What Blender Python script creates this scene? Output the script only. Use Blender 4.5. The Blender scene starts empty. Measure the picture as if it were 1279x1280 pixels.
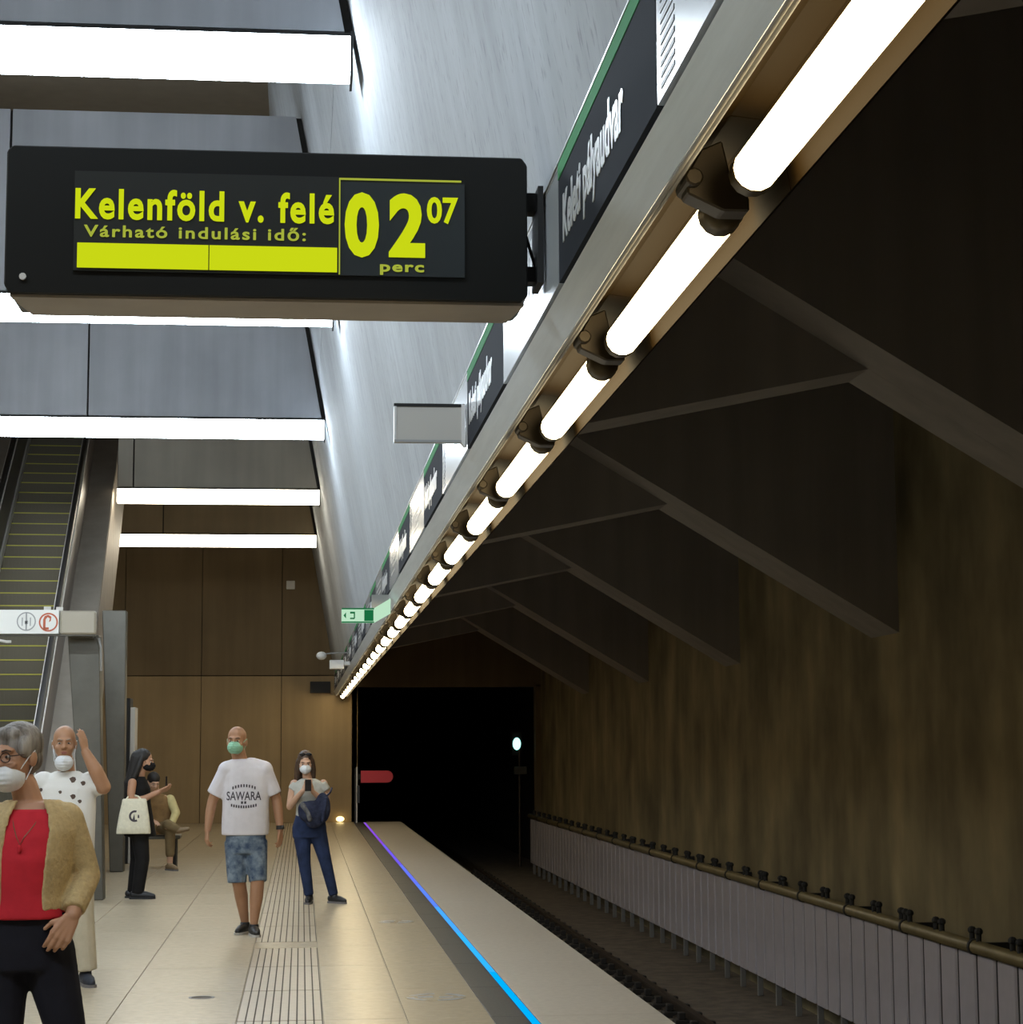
import bpy, bmesh, math, random
from math import pi, sin, cos, radians, sqrt
from mathutils import Vector, Matrix
from mathutils.bvhtree import BVHTree
random.seed(7)
S = bpy.context.scene
COL = S.collection

# ------------------------------------------------------------------ camera, world, exposure
cam_d = bpy.data.cameras.new('camera')
cam_d.sensor_fit = 'HORIZONTAL'; cam_d.sensor_width = 36.0
cam_d.lens = 36.0 * 2500.0 / 1279.0
cam_d.clip_end = 300
camera = bpy.data.objects.new('camera', cam_d); COL.objects.link(camera)
def _camera_pose(roll=.007, track=(-262.5 / 2500, -296.0 / 2500)):
    # world +Y (along the platform), +Z and +X seen in camera axes
    y = Vector((track[0], track[1], -1.0)).normalized()
    z = Vector((sin(roll), cos(roll), 0.0)); z = (z - z.dot(y) * y).normalized()
    x = y.cross(z)
    m = Matrix((x, y, z)).to_4x4()          # rows: world axes in camera axes = camera-to-world
    return Matrix.Translation((0, 0, 1.6)) @ m
camera.matrix_world = _camera_pose()
S.camera = camera

world = bpy.data.worlds.new('station_air'); S.world = world; world.use_nodes = True
bg = world.node_tree.nodes['Background']
bg.inputs[0].default_value = (.75, .85, 1.0, 1); bg.inputs[1].default_value = 0.012
S.view_settings.view_transform = 'Standard'; S.view_settings.look = 'None'
S.view_settings.gamma = 1.0; S.view_settings.use_curve_mapping = False
S.view_settings.exposure = 0.0

BAR_LIGHT = 34.0       # radiance of the cool light bars under the beams
TUBE_LIGHT = 20.0      # radiance of the warm tubes over the platform edge

# ------------------------------------------------------------------ materials
def mat(name, color, rough=.6, metal=0.0, var=0.0, scale=3.0, stretch=(1, 1, 1), bump=0.0, color2=None, detail=5, spec=.5):
    m = bpy.data.materials.new(name); m.use_nodes = True
    nt = m.node_tree; b = nt.nodes['Principled BSDF']
    b.inputs['Roughness'].default_value = rough; b.inputs['Metallic'].default_value = metal
    b.inputs['Specular IOR Level'].default_value = spec
    b.inputs['Base Color'].default_value = (*color, 1)
    if var or color2 or bump:
        tc = nt.nodes.new('ShaderNodeTexCoord'); mp = nt.nodes.new('ShaderNodeMapping')
        mp.inputs['Scale'].default_value = stretch
        nz = nt.nodes.new('ShaderNodeTexNoise'); nz.inputs['Scale'].default_value = scale
        nz.inputs['Detail'].default_value = detail; nz.inputs['Roughness'].default_value = .62
        nt.links.new(tc.outputs['Object'], mp.inputs[0]); nt.links.new(mp.outputs[0], nz.inputs['Vector'])
        if var or color2:
            cr = nt.nodes.new('ShaderNodeValToRGB')
            c2 = color2 or tuple(min(1, c * (1 + var)) for c in color)
            c1 = color if color2 else tuple(c * (1 - var) for c in color)
            cr.color_ramp.elements[0].position = .36; cr.color_ramp.elements[1].position = .66
            cr.color_ramp.elements[0].color = (*c1, 1); cr.color_ramp.elements[1].color = (*c2, 1)
            nt.links.new(nz.outputs[0], cr.inputs[0]); nt.links.new(cr.outputs[0], b.inputs['Base Color'])
        if bump:
            bp = nt.nodes.new('ShaderNodeBump'); bp.inputs['Strength'].default_value = bump
            bp.inputs['Distance'].default_value = .02
            nt.links.new(nz.outputs[0], bp.inputs['Height']); nt.links.new(bp.outputs[0], b.inputs['Normal'])
    return m

def concrete(name, color, streak=.3, blotch=.12, pits=0.0, rough=.8, streak_scale=5.0, vstretch=.06):
    """cast concrete: broad blotches, vertical run marks and small blow holes"""
    m = bpy.data.materials.new(name); m.use_nodes = True
    nt = m.node_tree; b = nt.nodes['Principled BSDF']; b.inputs['Roughness'].default_value = rough
    b.inputs['Specular IOR Level'].default_value = .3
    tc = nt.nodes.new('ShaderNodeTexCoord')
    def noise(stretch, scale, lo, hi, a, c):
        mp = nt.nodes.new('ShaderNodeMapping'); mp.inputs['Scale'].default_value = stretch
        nz = nt.nodes.new('ShaderNodeTexNoise'); nz.inputs['Scale'].default_value = scale; nz.inputs['Detail'].default_value = 6
        mr = nt.nodes.new('ShaderNodeMapRange'); mr.inputs[1].default_value = lo; mr.inputs[2].default_value = hi
        mr.inputs[3].default_value = a; mr.inputs[4].default_value = c
        nt.links.new(tc.outputs['Object'], mp.inputs[0]); nt.links.new(mp.outputs[0], nz.inputs['Vector']); nt.links.new(nz.outputs[0], mr.inputs[0])
        return mr.outputs[0]
    parts = [noise((1, 1, vstretch), streak_scale, .35, .68, 1 - streak, 1 + streak * .5), noise((1, 1, 1), .9, .3, .7, 1 - blotch, 1 + blotch)]
    if pits: parts.append(noise((1, 1, .26), 40.0, .585, .68, 1.0, 1 - pits))
    cur = parts[0]
    for p in parts[1:]:
        mu = nt.nodes.new('ShaderNodeMath'); mu.operation = 'MULTIPLY'
        nt.links.new(cur, mu.inputs[0]); nt.links.new(p, mu.inputs[1]); cur = mu.outputs[0]
    vm = nt.nodes.new('ShaderNodeVectorMath'); vm.operation = 'SCALE'; vm.inputs[0].default_value = color
    nt.links.new(cur, vm.inputs['Scale']); nt.links.new(vm.outputs[0], b.inputs['Base Color'])
    return m

def glow(name, color, strength):
    m = bpy.data.materials.new(name); m.use_nodes = True
    nt = m.node_tree; nt.nodes.clear()
    e = nt.nodes.new('ShaderNodeEmission'); e.inputs[0].default_value = (*color, 1); e.inputs[1].default_value = strength
    o = nt.nodes.new('ShaderNodeOutputMaterial'); nt.links.new(e.outputs[0], o.inputs[0])
    return m

M = {}
M['floor'] = mat('floor_stone', (.46, .39, .28), .27, var=.07, scale=14, spec=.4)
M['joint'] = mat('floor_joint', (.30, .255, .19), .8)
M['tactile'] = mat('tactile_stone', (.44, .37, .27), .35, var=.06, scale=14)
M['groove'] = mat('tactile_groove_shade', (.075, .062, .045), .9)  # groove floors coloured dark to stand in for shade between the bars
M['granite'] = mat('dark_granite', (.060, .058, .055), .45, var=.25, scale=40)
M['edge'] = mat('edge_stone', (.46, .42, .36), .45, var=.07, scale=20)
M['beam'] = concrete('beam_concrete', (.40, .42, .46), .10, .14, rough=.75)
M['beam4'] = concrete('beam_concrete_dim_olive', (.25, .225, .185), .08, .12, rough=.8)  # beam concrete darkened in colour for the dimmer light on this face
M['beam5'] = concrete('beam_concrete_dim_brown', (.25, .195, .125), .08, .12, rough=.8)  # same concrete, the dim warm light of the last beam put into its colour
M['lean'] = concrete('leaning_wall_concrete', (.34, .365, .39), .10, .10, pits=.26, rough=.8, streak_scale=8)
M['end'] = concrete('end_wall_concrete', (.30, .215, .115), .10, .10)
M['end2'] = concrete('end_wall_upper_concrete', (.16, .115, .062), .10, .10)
M['track_wall'] = concrete('track_wall_concrete', (.172, .138, .074), .30, .42, streak_scale=2.0, vstretch=.30)
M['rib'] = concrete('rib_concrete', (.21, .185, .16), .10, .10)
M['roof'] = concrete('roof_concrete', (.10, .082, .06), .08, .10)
M['dark'] = mat('dark_void', (.02, .018, .016), .9)
M['tunnel'] = mat('tunnel_black_concrete', (.012, .011, .010), .95)  # black concrete lining, one even colour
M['bed'] = mat('track_bed_slab', (.105, .085, .065), .9, var=.3, scale=5, bump=.3)
M['rail'] = mat('rusty_rail', (.06, .045, .035), .5, .6)
M['clip'] = mat('rail_clip_black', (.018, .015, .013), .8)
M['steel'] = mat('brushed_steel', (.60, .64, .66), .50, .45, var=.06, scale=30, stretch=(1, .05, 1))
M['steel_dull'] = mat('dull_steel', (.30, .295, .28), .5, .5)
M['clad'] = mat('cladding_steel', (.30, .26, .215), .55, .4, var=.08, scale=3)
M['column'] = mat('column_grey_paint', (.098, .090, .072), .5, .2, var=.1, scale=4)
M['black'] = mat('black_paint', (.012, .012, .012), .35)
M['blackmatt'] = mat('black_matt', (.010, .010, .010), .7)
M['brown'] = mat('lamp_bronze', (.0062, .0036, .0009), .7, .0, spec=.015)
M['bracket'] = mat('bracket_brown', (.05, .037, .02), .45, .4)
M['collar'] = mat('tube_collar', (.09, .065, .03), .35, .5)
M['bar'] = glow('light_bar_diffuser', (.80, .91, 1.0), BAR_LIGHT)
M['bar_warm'] = glow('light_bar_diffuser_warm', (1.0, .90, .70), 16.0)
M['tube'] = glow('warm_tube_glass', (1.0, .80, .47), TUBE_LIGHT)
M['display'] = mat('display_case_black', (.010, .010, .009), .38, spec=.35)
M['screen'] = mat('lcd_screen', (.028, .029, .027), .3)
M['screen_r'] = mat('lcd_screen_grey', (.034, .040, .042), .3)
M['lcd'] = glow('lcd_yellow_green', (.58, .68, .008), 1.0)
M['lcd_dim'] = glow('lcd_thin_line', (.40, .46, .05), .9)
M['sign_dark'] = mat('sign_dark_glass', (.034, .038, .046), .8, spec=.02)
M['sign_white'] = mat('sign_white_glass', (.32, .34, .355), .22, spec=.2)
M['sign_text'] = mat('sign_lettering', (.62, .64, .66), .3)
M['sign_green'] = mat('sign_green', (.045, .22, .085), .7, spec=.03)
M['sign_grey'] = mat('sign_grey', (.35, .36, .37), .3)
M['sign_ink'] = mat('sign_ink', (.05, .05, .055), .5)
M['plate'] = mat('plate_offwhite', (.55, .53, .49), .5)
M['plate_frame'] = mat('plate_frame', (.75, .75, .74), .4)
M['exit_white'] = glow('exit_sign_face', (.62, .95, .68), .80)
M['exit_green'] = glow('exit_sign_green', (.02, .30, .10), .5)
M['board'] = mat('sign_board_white', (.72, .71, .67), .4)
M['board_b'] = mat('sign_board_beige', (.36, .32, .25), .5)
M['red'] = mat('sign_red', (.45, .10, .04), .5)
M['red_plate'] = mat('red_reflector', (.55, .022, .035), .4)
M['picto'] = mat('pictogram_grey', (.30, .30, .29), .5)
M['pipe'] = mat('pipe_ochre', (.17, .135, .065), .45, .2, var=.15, scale=3)
M['panel'] = mat('barrier_grey', (.40, .375, .41), .5, .2, var=.08, scale=2)
M['panel_dark'] = mat('barrier_slot', (.02, .02, .02), .8)
M['whitepost'] = mat('white_foot', (.16, .155, .145), .6)
M['step'] = mat('escalator_step', (.11, .094, .064), .6, .15, spec=.2)
M['step_y'] = mat('step_yellow_line', (.36, .32, .03), .6)
M['skirt'] = mat('skirt_bright_steel', (.55, .52, .46), .5, .4)
M['balus'] = mat('balustrade_dark', (.075, .062, .052), .35, .4)
M['rubber'] = mat('rubber_handrail', (.018, .016, .015), .5)
M['signal'] = glow('signal_aspect', (.40, 1.0, .90), 2.2)
M['spot'] = glow('small_floor_lamp', (1.0, .75, .32), 3.0)
M['camera_white'] = mat('camera_shell', (.50, .48, .44), .4)

# ------------------------------------------------------------------ helpers
def tag(o, label=None, cat=None, group=None, kind=None):
    if label: o['label'] = label
    if cat: o['category'] = cat
    if group: o['group'] = group
    if kind: o['kind'] = kind
    return o

def link(name, me, parent=None, loc=None):
    o = bpy.data.objects.new(name, me); COL.objects.link(o)
    if loc is not None: o.location = loc
    if parent is not None: o.parent = parent
    return o

def empty(name, loc=(0, 0, 0), rz=0.0, label=None, cat=None, group=None, kind=None):
    o = bpy.data.objects.new(name, None); COL.objects.link(o); o.empty_display_size = .1
    o.location = loc; o.rotation_euler = (0, 0, rz)
    return tag(o, label, cat, group, kind)

class MB:
    def __init__(s): s.v = []; s.f = []
    def add(s, vs, fs):
        b = len(s.v); s.v += [tuple(v) for v in vs]; s.f += [tuple(b + i for i in f) for f in fs]; return s
    def box(s, x0, x1, y0, y1, z0, z1):
        vs = [(x, y, z) for x in (x0, x1) for y in (y0, y1) for z in (z0, z1)]
        return s.add(vs, [(0, 1, 3, 2), (4, 6, 7, 5), (0, 4, 5, 1), (2, 3, 7, 6), (0, 2, 6, 4), (1, 5, 7, 3)])
    def prism(s, poly, axis, a0, a1):
        """poly in the two other axes (in order x,y,z), extruded along axis"""
        n = len(poly)
        def P(p, a):
            q = list(p); q.insert(axis, a); return tuple(q)
        vs = [P(p, a0) for p in poly] + [P(p, a1) for p in poly]
        fs = [tuple(range(n)), tuple(range(2 * n - 1, n - 1, -1))] + [(i, i + n, (i + 1) % n + n, (i + 1) % n) for i in range(n)]
        return s.add(vs, fs)
    def tube(s, pts, r, n=8, close=True):
        pts = [Vector(p) for p in pts]
        rs = r if isinstance(r, (list, tuple)) else [r] * len(pts)
        vs = []; fs = []
        up = Vector((0, 0, 1))
        for i, p in enumerate(pts):
            d = (pts[min(i + 1, len(pts) - 1)] - pts[max(i - 1, 0)]).normalized()
            a = d.cross(up if abs(d.dot(up)) < .95 else Vector((1, 0, 0))).normalized(); b = d.cross(a)
            for k in range(n):
                t = 2 * pi * k / n; vs.append(p + (a * cos(t) + b * sin(t)) * rs[i])
        for i in range(len(pts) - 1):
            for k in range(n):
                fs.append((i * n + k, i * n + (k + 1) % n, (i + 1) * n + (k + 1) % n, (i + 1) * n + k))
        if close:
            fs.append(tuple(range(n - 1, -1, -1))); fs.append(tuple((len(pts) - 1) * n + k for k in range(n)))
        return s.add(vs, fs)
    def ell(s, c, r, R=None, nu=14, nv=9):
        vs = []; fs = []; c = Vector(c); R = R or Matrix.Identity(3)
        for j in range(1, nv):
            ph = pi * j / nv
            for i in range(nu):
                th = 2 * pi * i / nu
                vs.append(c + R @ Vector((r[0] * sin(ph) * cos(th), r[1] * sin(ph) * sin(th), r[2] * cos(ph))))
        top = len(vs); vs.append(c + R @ Vector((0, 0, r[2]))); vs.append(c + R @ Vector((0, 0, -r[2])))
        for j in range(nv - 2):
            for i in range(nu):
                fs.append((j * nu + i, (j + 1) * nu + i, (j + 1) * nu + (i + 1) % nu, j * nu + (i + 1) % nu))
        for i in range(nu):
            fs.append((top, i, (i + 1) % nu)); fs.append((top + 1, (nv - 2) * nu + (i + 1) % nu, (nv - 2) * nu + i))
        return s.add(vs, fs)
    def cap(s, p0, p1, r0, r1, n=12, flat=False):
        """tapered limb with round ends (flat: cut square)"""
        p0, p1 = Vector(p0), Vector(p1); d = (p1 - p0).normalized()
        pts = []; rs = []
        if not flat:
            for k in (80, 55, 28):
                t = radians(k); pts.append(p0 - d * r0 * sin(t)); rs.append(r0 * cos(t))
        pts += [p0, p1]; rs += [r0, r1]
        if not flat:
            for k in (28, 55, 80):
                t = radians(k); pts.append(p1 + d * r1 * sin(t)); rs.append(r1 * cos(t))
        up = Vector((0, 0, 1)); a = d.cross(up if abs(d.dot(up)) < .95 else Vector((1, 0, 0))).normalized(); b = d.cross(a)
        vs = []; fs = []
        for p, r in zip(pts, rs):
            for k in range(n):
                t = 2 * pi * k / n; vs.append(p + (a * cos(t) + b * sin(t)) * r)
        for i in range(len(pts) - 1):
            for k in range(n): fs.append((i * n + k, i * n + (k + 1) % n, (i + 1) * n + (k + 1) % n, (i + 1) * n + k))
        fs.append(tuple(range(n - 1, -1, -1))); fs.append(tuple((len(pts) - 1) * n + k for k in range(n)))
        return s.add(vs, fs)
    def limb(s, pr):
        for (p0, r0), (p1, r1) in zip(pr[:-1], pr[1:]): s.cap(p0, p1, r0, r1)
        return s
    def loft(s, secs, n=22, yaw=0.0, power=2.4):
        """stack of rounded horizontal sections (z, cx, cy, rx, ry)"""
        vs = []; fs = []; cy_, sy_ = cos(yaw), sin(yaw)
        for z, cx, cy, rx, ry in secs:
            for k in range(n):
                t = 2 * pi * k / n
                x = rx * math.copysign(abs(cos(t)) ** (2 / power), cos(t)); y = ry * math.copysign(abs(sin(t)) ** (2 / power), sin(t))
                vs.append((cx + x * cy_ - y * sy_, cy + x * sy_ + y * cy_, z))
        for i in range(len(secs) - 1):
            for k in range(n): fs.append((i * n + k, i * n + (k + 1) % n, (i + 1) * n + (k + 1) % n, (i + 1) * n + k))
        fs.append(tuple(range(n - 1, -1, -1))); fs.append(tuple((len(secs) - 1) * n + k for k in range(n)))
        return s.add(vs, fs)
    def arc_shell(s, secs, a0, a1, thick, n=18, yaw=0.0):
        """part of a garment round the body, from angle a0 to a1, open elsewhere"""
        vs = []; fs = []; cy_, sy_ = cos(yaw), sin(yaw); m = n + 1
        for z, cx, cy, rx, ry in secs:
            for th in (0, thick):
                for k in range(m):
                    t = a0 + (a1 - a0) * k / n; x = (rx + th) * cos(t); y = (ry + th) * sin(t)
                    vs.append((cx + x * cy_ - y * sy_, cy + x * sy_ + y * cy_, z))
        L = 2 * m
        for i in range(len(secs) - 1):
            for k in range(n):
                fs.append((i * L + k, i * L + k + 1, (i + 1) * L + k + 1, (i + 1) * L + k))
                fs.append((i * L + m + k + 1, i * L + m + k, (i + 1) * L + m + k, (i + 1) * L + m + k + 1))
            for k in (0, n): fs.append((i * L + k, i * L + m + k, (i + 1) * L + m + k, (i + 1) * L + k))
        for i in (0, len(secs) - 1):
            for k in range(n): fs.append((i * L + k, i * L + k + 1, i * L + m + k + 1, i * L + m + k))
        return s.add(vs, fs)
    def mesh(s, name, m, bevel=0.0, smooth=False):
        me = bpy.data.meshes.new(name); me.from_pydata(s.v, [], s.f); me.update()
        bm = bmesh.new(); bm.from_mesh(me)
        bmesh.ops.recalc_face_normals(bm, faces=bm.faces)
        if bevel: bmesh.ops.bevel(bm, geom=bm.edges[:], offset=bevel, segments=1, affect='EDGES', clamp_overlap=True)
        bm.to_mesh(me); bm.free()
        if m: me.materials.append(m)
        if smooth:
            for p in me.polygons: p.use_smooth = True
        return me
    def build(s, name, m, parent=None, loc=None, bevel=0.0, smooth=False):
        """vertices are in world axes; under a parent Empty they are brought into its frame when loc is its place"""
        if loc is not None:
            L = Vector(loc); s.v = [tuple(Vector(v) - L) for v in s.v]
        return link(name, s.mesh(name, m, bevel, smooth), parent)
    def skin(s, name, m, parent=None, voxel=.010, smooth=3, post=None):
        """one continuous surface grown from all shapes gathered here"""
        me = bpy.data.meshes.new(name); me.from_pydata(s.v, [], s.f); me.update()
        bm = bmesh.new(); bm.from_mesh(me); bmesh.ops.recalc_face_normals(bm, faces=bm.faces); bm.to_mesh(me); bm.free()
        t = bpy.data.objects.new('t', me); COL.objects.link(t)
        r = t.modifiers.new('r', 'REMESH'); r.mode = 'VOXEL'; r.voxel_size = voxel
        if smooth:
            q = t.modifiers.new('s', 'SMOOTH'); q.factor = .5; q.iterations = smooth
        dg = bpy.context.evaluated_depsgraph_get(); dg.update()
        out = bpy.data.meshes.new_from_object(t.evaluated_get(dg)); out.name = name
        bpy.data.objects.remove(t); bpy.data.meshes.remove(me)
        if post:
            for v in out.vertices: v.co = post(v.co)
        out.materials.clear(); out.materials.append(m)
        for p in out.polygons: p.use_smooth = True
        return link(name, out, parent)

def struct(name, mb, m, bevel=0.0, parent=None):
    o = mb.build(name, m, parent, bevel=bevel)
    if parent is None: o['kind'] = 'structure'
    return o

def text_mesh(body, size, m, extrude=.0015, offset=0.0, width=None, align='LEFT', xscale=1.0, spacing=1.0):
    cu = bpy.data.curves.new('lettering', 'FONT'); cu.body = body; cu.size = size; cu.extrude = extrude; cu.offset = offset
    cu.align_x = align; cu.resolution_u = 4; cu.space_character = spacing
    t = bpy.data.objects.new('t', cu); COL.objects.link(t)
    dg = bpy.context.evaluated_depsgraph_get(); dg.update()
    me = bpy.data.meshes.new_from_object(t.evaluated_get(dg)); me.name = 'lettering'
    bpy.data.objects.remove(t); bpy.data.curves.remove(cu)
    xs = [v.co.x for v in me.vertices]; w = max(xs) - min(xs)
    k = (width / w) if width else xscale
    x0 = min(xs) if align == 'LEFT' else 0
    for v in me.vertices: v.co.x = (v.co.x - x0) * k
    me.materials.clear(); me.materials.append(m)
    return me

ORD = ('first second third fourth fifth sixth seventh eighth ninth tenth eleventh twelfth thirteenth fourteenth fifteenth sixteenth '
       'seventeenth eighteenth nineteenth twentieth twenty-first twenty-second twenty-third twenty-fourth twenty-fifth twenty-sixth twenty-seventh').split()
CARD = 'one two three four five six seven eight nine ten eleven twelve thirteen fourteen fifteen sixteen seventeen eighteen nineteen twenty'.split()

# ------------------------------------------------------------------ the setting
Y0, YE = -8.0, 44.5            # start of the hall behind the camera, end wall
TOP = 9.6
def lean_x(z): return .296 + .185 * (5.5 - z)      # face of the leaning concrete wall

# platform floor: base slab with recessed joints, stone tiles laid into it
fl = empty('floor', kind='structure')
MB().box(-9, 2.18, Y0, YE, -.30, -.006).build('floor_slab', M['joint'], fl)
MB().box(1.98, 2.14, Y0, YE, -1.25, -.30).build('platform_wall', M['track_wall'], fl)
xe = [-8.9, -6.9, -4.9, -3.9, -2.9, -1.9, -1.13, -.373]
xf = [.14, .634, 1.139]
rows = [Y0 + 1.5 * i for i in range(9)] + [4.8 + 1.47 * i for i in range(28)]
rows = sorted(r for r in set(rows) if r < YE - .2)
rows = [Y0, -3.0, 1.5, 4.8] + [6.2 + 1.5 * i for i in range(26)]
rows = [r for r in rows if r < YE - .3] + [YE]
tile_me = {}
def tile(x0, x1, y0, y1, name, m, g=.003, bev=.0015):
    key = (round(x1 - x0, 3), round(y1 - y0, 3), name)
    if key not in tile_me:
        tile_me[key] = MB().box(g, key[0] - g, g, key[1] - g, -.03, 0).mesh(name, m, bev)
    o = link(name, tile_me[key], fl, (x0, y0, 0)); return o
for y0, y1 in zip(rows[:-1], rows[1:]):
    for cols in (xe, xf):
        for x0, x1 in zip(cols[:-1], cols[1:]):
            if x1 < -4 and y1 < 14: continue
            tile(x0, x1, y0, y1, 'tile', M['floor'])
# tactile guide strip: ribbed slabs with nine bars, a plain break in the middle
tb = {}
def tactile(y0, y1):
    L = round(y1 - y0, 3)
    if L not in tb:
        mb = MB().box(.003, .510, .003, L - .003, -.03, -.004)
        n = 10; w = .507 / n
        for k in range(n):
            mb.box(.006 + k * w, .006 + (k + 1) * w - .009, .012, L - .012, -.006, 0)
        tb[L] = mb.mesh('tactile_tile', M['tactile'])
        tb[L].materials.append(M['groove'])
        for f in tb[L].polygons:
            if max(tb[L].vertices[v].co.z for v in f.vertices) < -.0035: f.material_index = 1
    link('tactile_tile', tb[L], fl, (-.373, y0, 0))
ys = [1.5, 4.8, 6.2, 7.7, 9.2, 10.7, 12.2, 13.7, 15.2, 16.6]
for a, b in zip(ys[:-1], ys[1:]): tactile(a, b)
tile(-.373, .14, 16.6, 17.1, 'tile', M['floor'])
y = 17.1
while y < YE - 1.6: tactile(y, y + 1.5); y += 1.5
tile(-.373, .14, y, YE, 'tile', M['floor'])
tile(-.373, .14, Y0, 1.5, 'tile', M['floor'])
for y0, y1 in zip(rows[:-1], rows[1:]):
    tile(1.139, 1.345, y0, y1, 'granite_slab', M['granite'])
    tile(1.405, 2.18, y0, y1, 'edge_slab', M['edge'])

# track side
struct('track_bed', MB().box(2.0, 7, Y0, YE + 50, -1.6, -1.15), M['bed'])
struct('wall_track', MB().box(5.3, 5.7, Y0, YE + .5, -1.2, 6.3), M['track_wall'])
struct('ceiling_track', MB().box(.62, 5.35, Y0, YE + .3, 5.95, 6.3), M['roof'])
# ribs across the track vault: a straight front plate and a knee-shaped rear plate
rib_near = MB().prism([(5.32, 2.59), (1.15, 5.09), (1.15, 5.96), (5.32, 5.96)], 1, 0, .45)
rib_near.prism([(5.32, 2.59), (3.3, 3.80), (1.15, 3.36), (1.15, 5.96), (5.32, 5.96)], 1, .45, .88)
rib_me = rib_near.mesh('ceiling_rib', M['rib'])
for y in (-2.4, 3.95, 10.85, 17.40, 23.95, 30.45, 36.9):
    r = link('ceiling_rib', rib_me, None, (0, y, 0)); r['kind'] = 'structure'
# leaning concrete wall between hall and track, with one long level joint
zb = 3.06
wl = empty('wall_leaning', kind='structure')
def lean_slab(z0, z1, y0, y1, name):
    MB().prism([(lean_x(z0), z0), (lean_x(z1), z1), (lean_x(z1) + .32, z1), (lean_x(z0) + .32, z0)], 1, y0, y1).build(name, M['lean'], wl)
lean_slab(zb, 6.085, Y0, YE + .1, 'lower_slab'); lean_slab(6.10, TOP, Y0, YE + .1, 'upper_slab')
MB().prism([(lean_x(6.0) + .03, 6.0), (lean_x(6.2) + .03, 6.2), (lean_x(6.2) + .3, 6.2), (lean_x(6.0) + .3, 6.0)], 1, Y0, YE).build('joint_filler', M['dark'], wl)

# end wall, cast in tall panels, with the tunnel mouth
we = empty('wall_end', kind='structure')
MB().box(-9, 1.10, YE + .12, YE + .4, -.3, TOP).build('backing', M['dark'], we)
px = [-9, -6.3, -3.87, -2.2, -.45, 1.225]
for zi, (z0, z1) in enumerate(((0, 3.2), (3.2, 6.4), (6.4, TOP))):
    for x0, x1 in zip(px[:-1], px[1:]):
        if z0 > 3 and x1 > 1: x1 = .95
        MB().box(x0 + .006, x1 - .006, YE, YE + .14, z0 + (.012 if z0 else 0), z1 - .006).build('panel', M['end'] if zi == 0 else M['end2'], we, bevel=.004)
MB().box(1.225, 5.35, YE, YE + .4, 2.95, 6.3).build('lintel', M['end2'], we)
MB().box(5.19, 5.45, YE, YE + .4, -1.2, 3.0).build('jamb', M['end2'], we)
MB().box(1.10, 1.225, YE, YE + .4, -1.2, 3.06).build('jamb', M['end'], we)
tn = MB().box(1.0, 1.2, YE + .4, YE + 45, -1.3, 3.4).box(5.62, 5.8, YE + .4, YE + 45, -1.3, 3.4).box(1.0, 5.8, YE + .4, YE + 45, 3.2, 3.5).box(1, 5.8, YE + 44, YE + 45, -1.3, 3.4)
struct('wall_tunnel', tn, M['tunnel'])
struct('wall_left', MB().box(-9.3, -9, Y0, YE + .3, -.3, TOP), M['end'])
struct('wall_back', MB().box(-9.3, 5.6, Y0 - .3, Y0, -1.2, TOP), M['end2'])
struct('ceiling', MB().box(-9.3, .2, Y0, YE + .3, TOP, TOP + .3), M['roof'])

# cross beams faced with concrete panels; light bars hang along their lower edge
BY = [4.28, 11.0, 17.72, 24.44, 31.16, 37.88]
LEFT = [-8.6, -8.6, -8.6, -8.6, -2.87, -3.52]
for i, yb in enumerate(BY):
    bm_ = empty('ceiling_beam', (0, yb, 5.5), kind='structure')
    xl = LEFT[i]; top = 7.30
    MB().prism([(xl, 5.66), (lean_x(5.66) - .005, 5.66), (lean_x(top) - .005, top), (xl, top)], 1, yb + .05, yb + .24).build('beam_core', M['dark'], bm_, (0, yb, 5.5))
    cuts = [c for c in (-5.62, -2.62) if c > xl]
    edges = [xl] + cuts + [None]
    for a, b in zip(edges[:-1], edges[1:]):
        if b is None:
            poly = [(a + .012, 5.645), (lean_x(5.645) - .055, 5.645), (lean_x(top) - .055, top), (a + .012, top)]
        else:
            poly = [(a + .012, 5.645), (b - .012, 5.645), (b - .012, top), (a + .012, top)]
        MB().prism(poly, 1, yb, yb + .06).build('facing_panel', M['beam4'] if i == 4 else M['beam5'] if i == 5 else M['beam'], bm_, (0, yb, 5.5))
    xr = lean_x(5.64) - .022
    if i == 0:
        lab = 'long white light bar above and nearer than the picture edge, over the display'
    else:
        lab = ['', 'long white light bar along the top edge of the picture, above the black display, brightest',
               'white light bar whose lower edge shows just beneath the black display board',
               'white light bar crossing in front of the escalator, third down from the top',
               'white light bar beginning beside the escalator cladding, fourth down from the top',
               'lowest and thinnest white light bar, above the brown end wall'][i]
    lb = empty('light_bar', (0, yb, 5.5), 0, lab, 'light', 'light bars under the beams')
    MB().box(xl, xr + .012, yb - .012, yb + .215, 5.615, 5.635).build('housing', M['blackmatt'], lb, (0, yb, 5.5))
    MB().box(xr, xr + .014, yb - .035, yb + .24, 5.375, 5.637).build('end_plate', M['blackmatt'], lb, (0, yb, 5.5))
    x = xr
    while x > xl + .3:
        x1 = max(xl, x - 2.05)
        MB().box(x1 + .004, x - .002, yb - .01, yb + .20, 5.405, 5.615).build('diffuser', M['bar_warm'] if i > 3 else M['bar'], lb, (0, yb, 5.5)); x = x1

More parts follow.
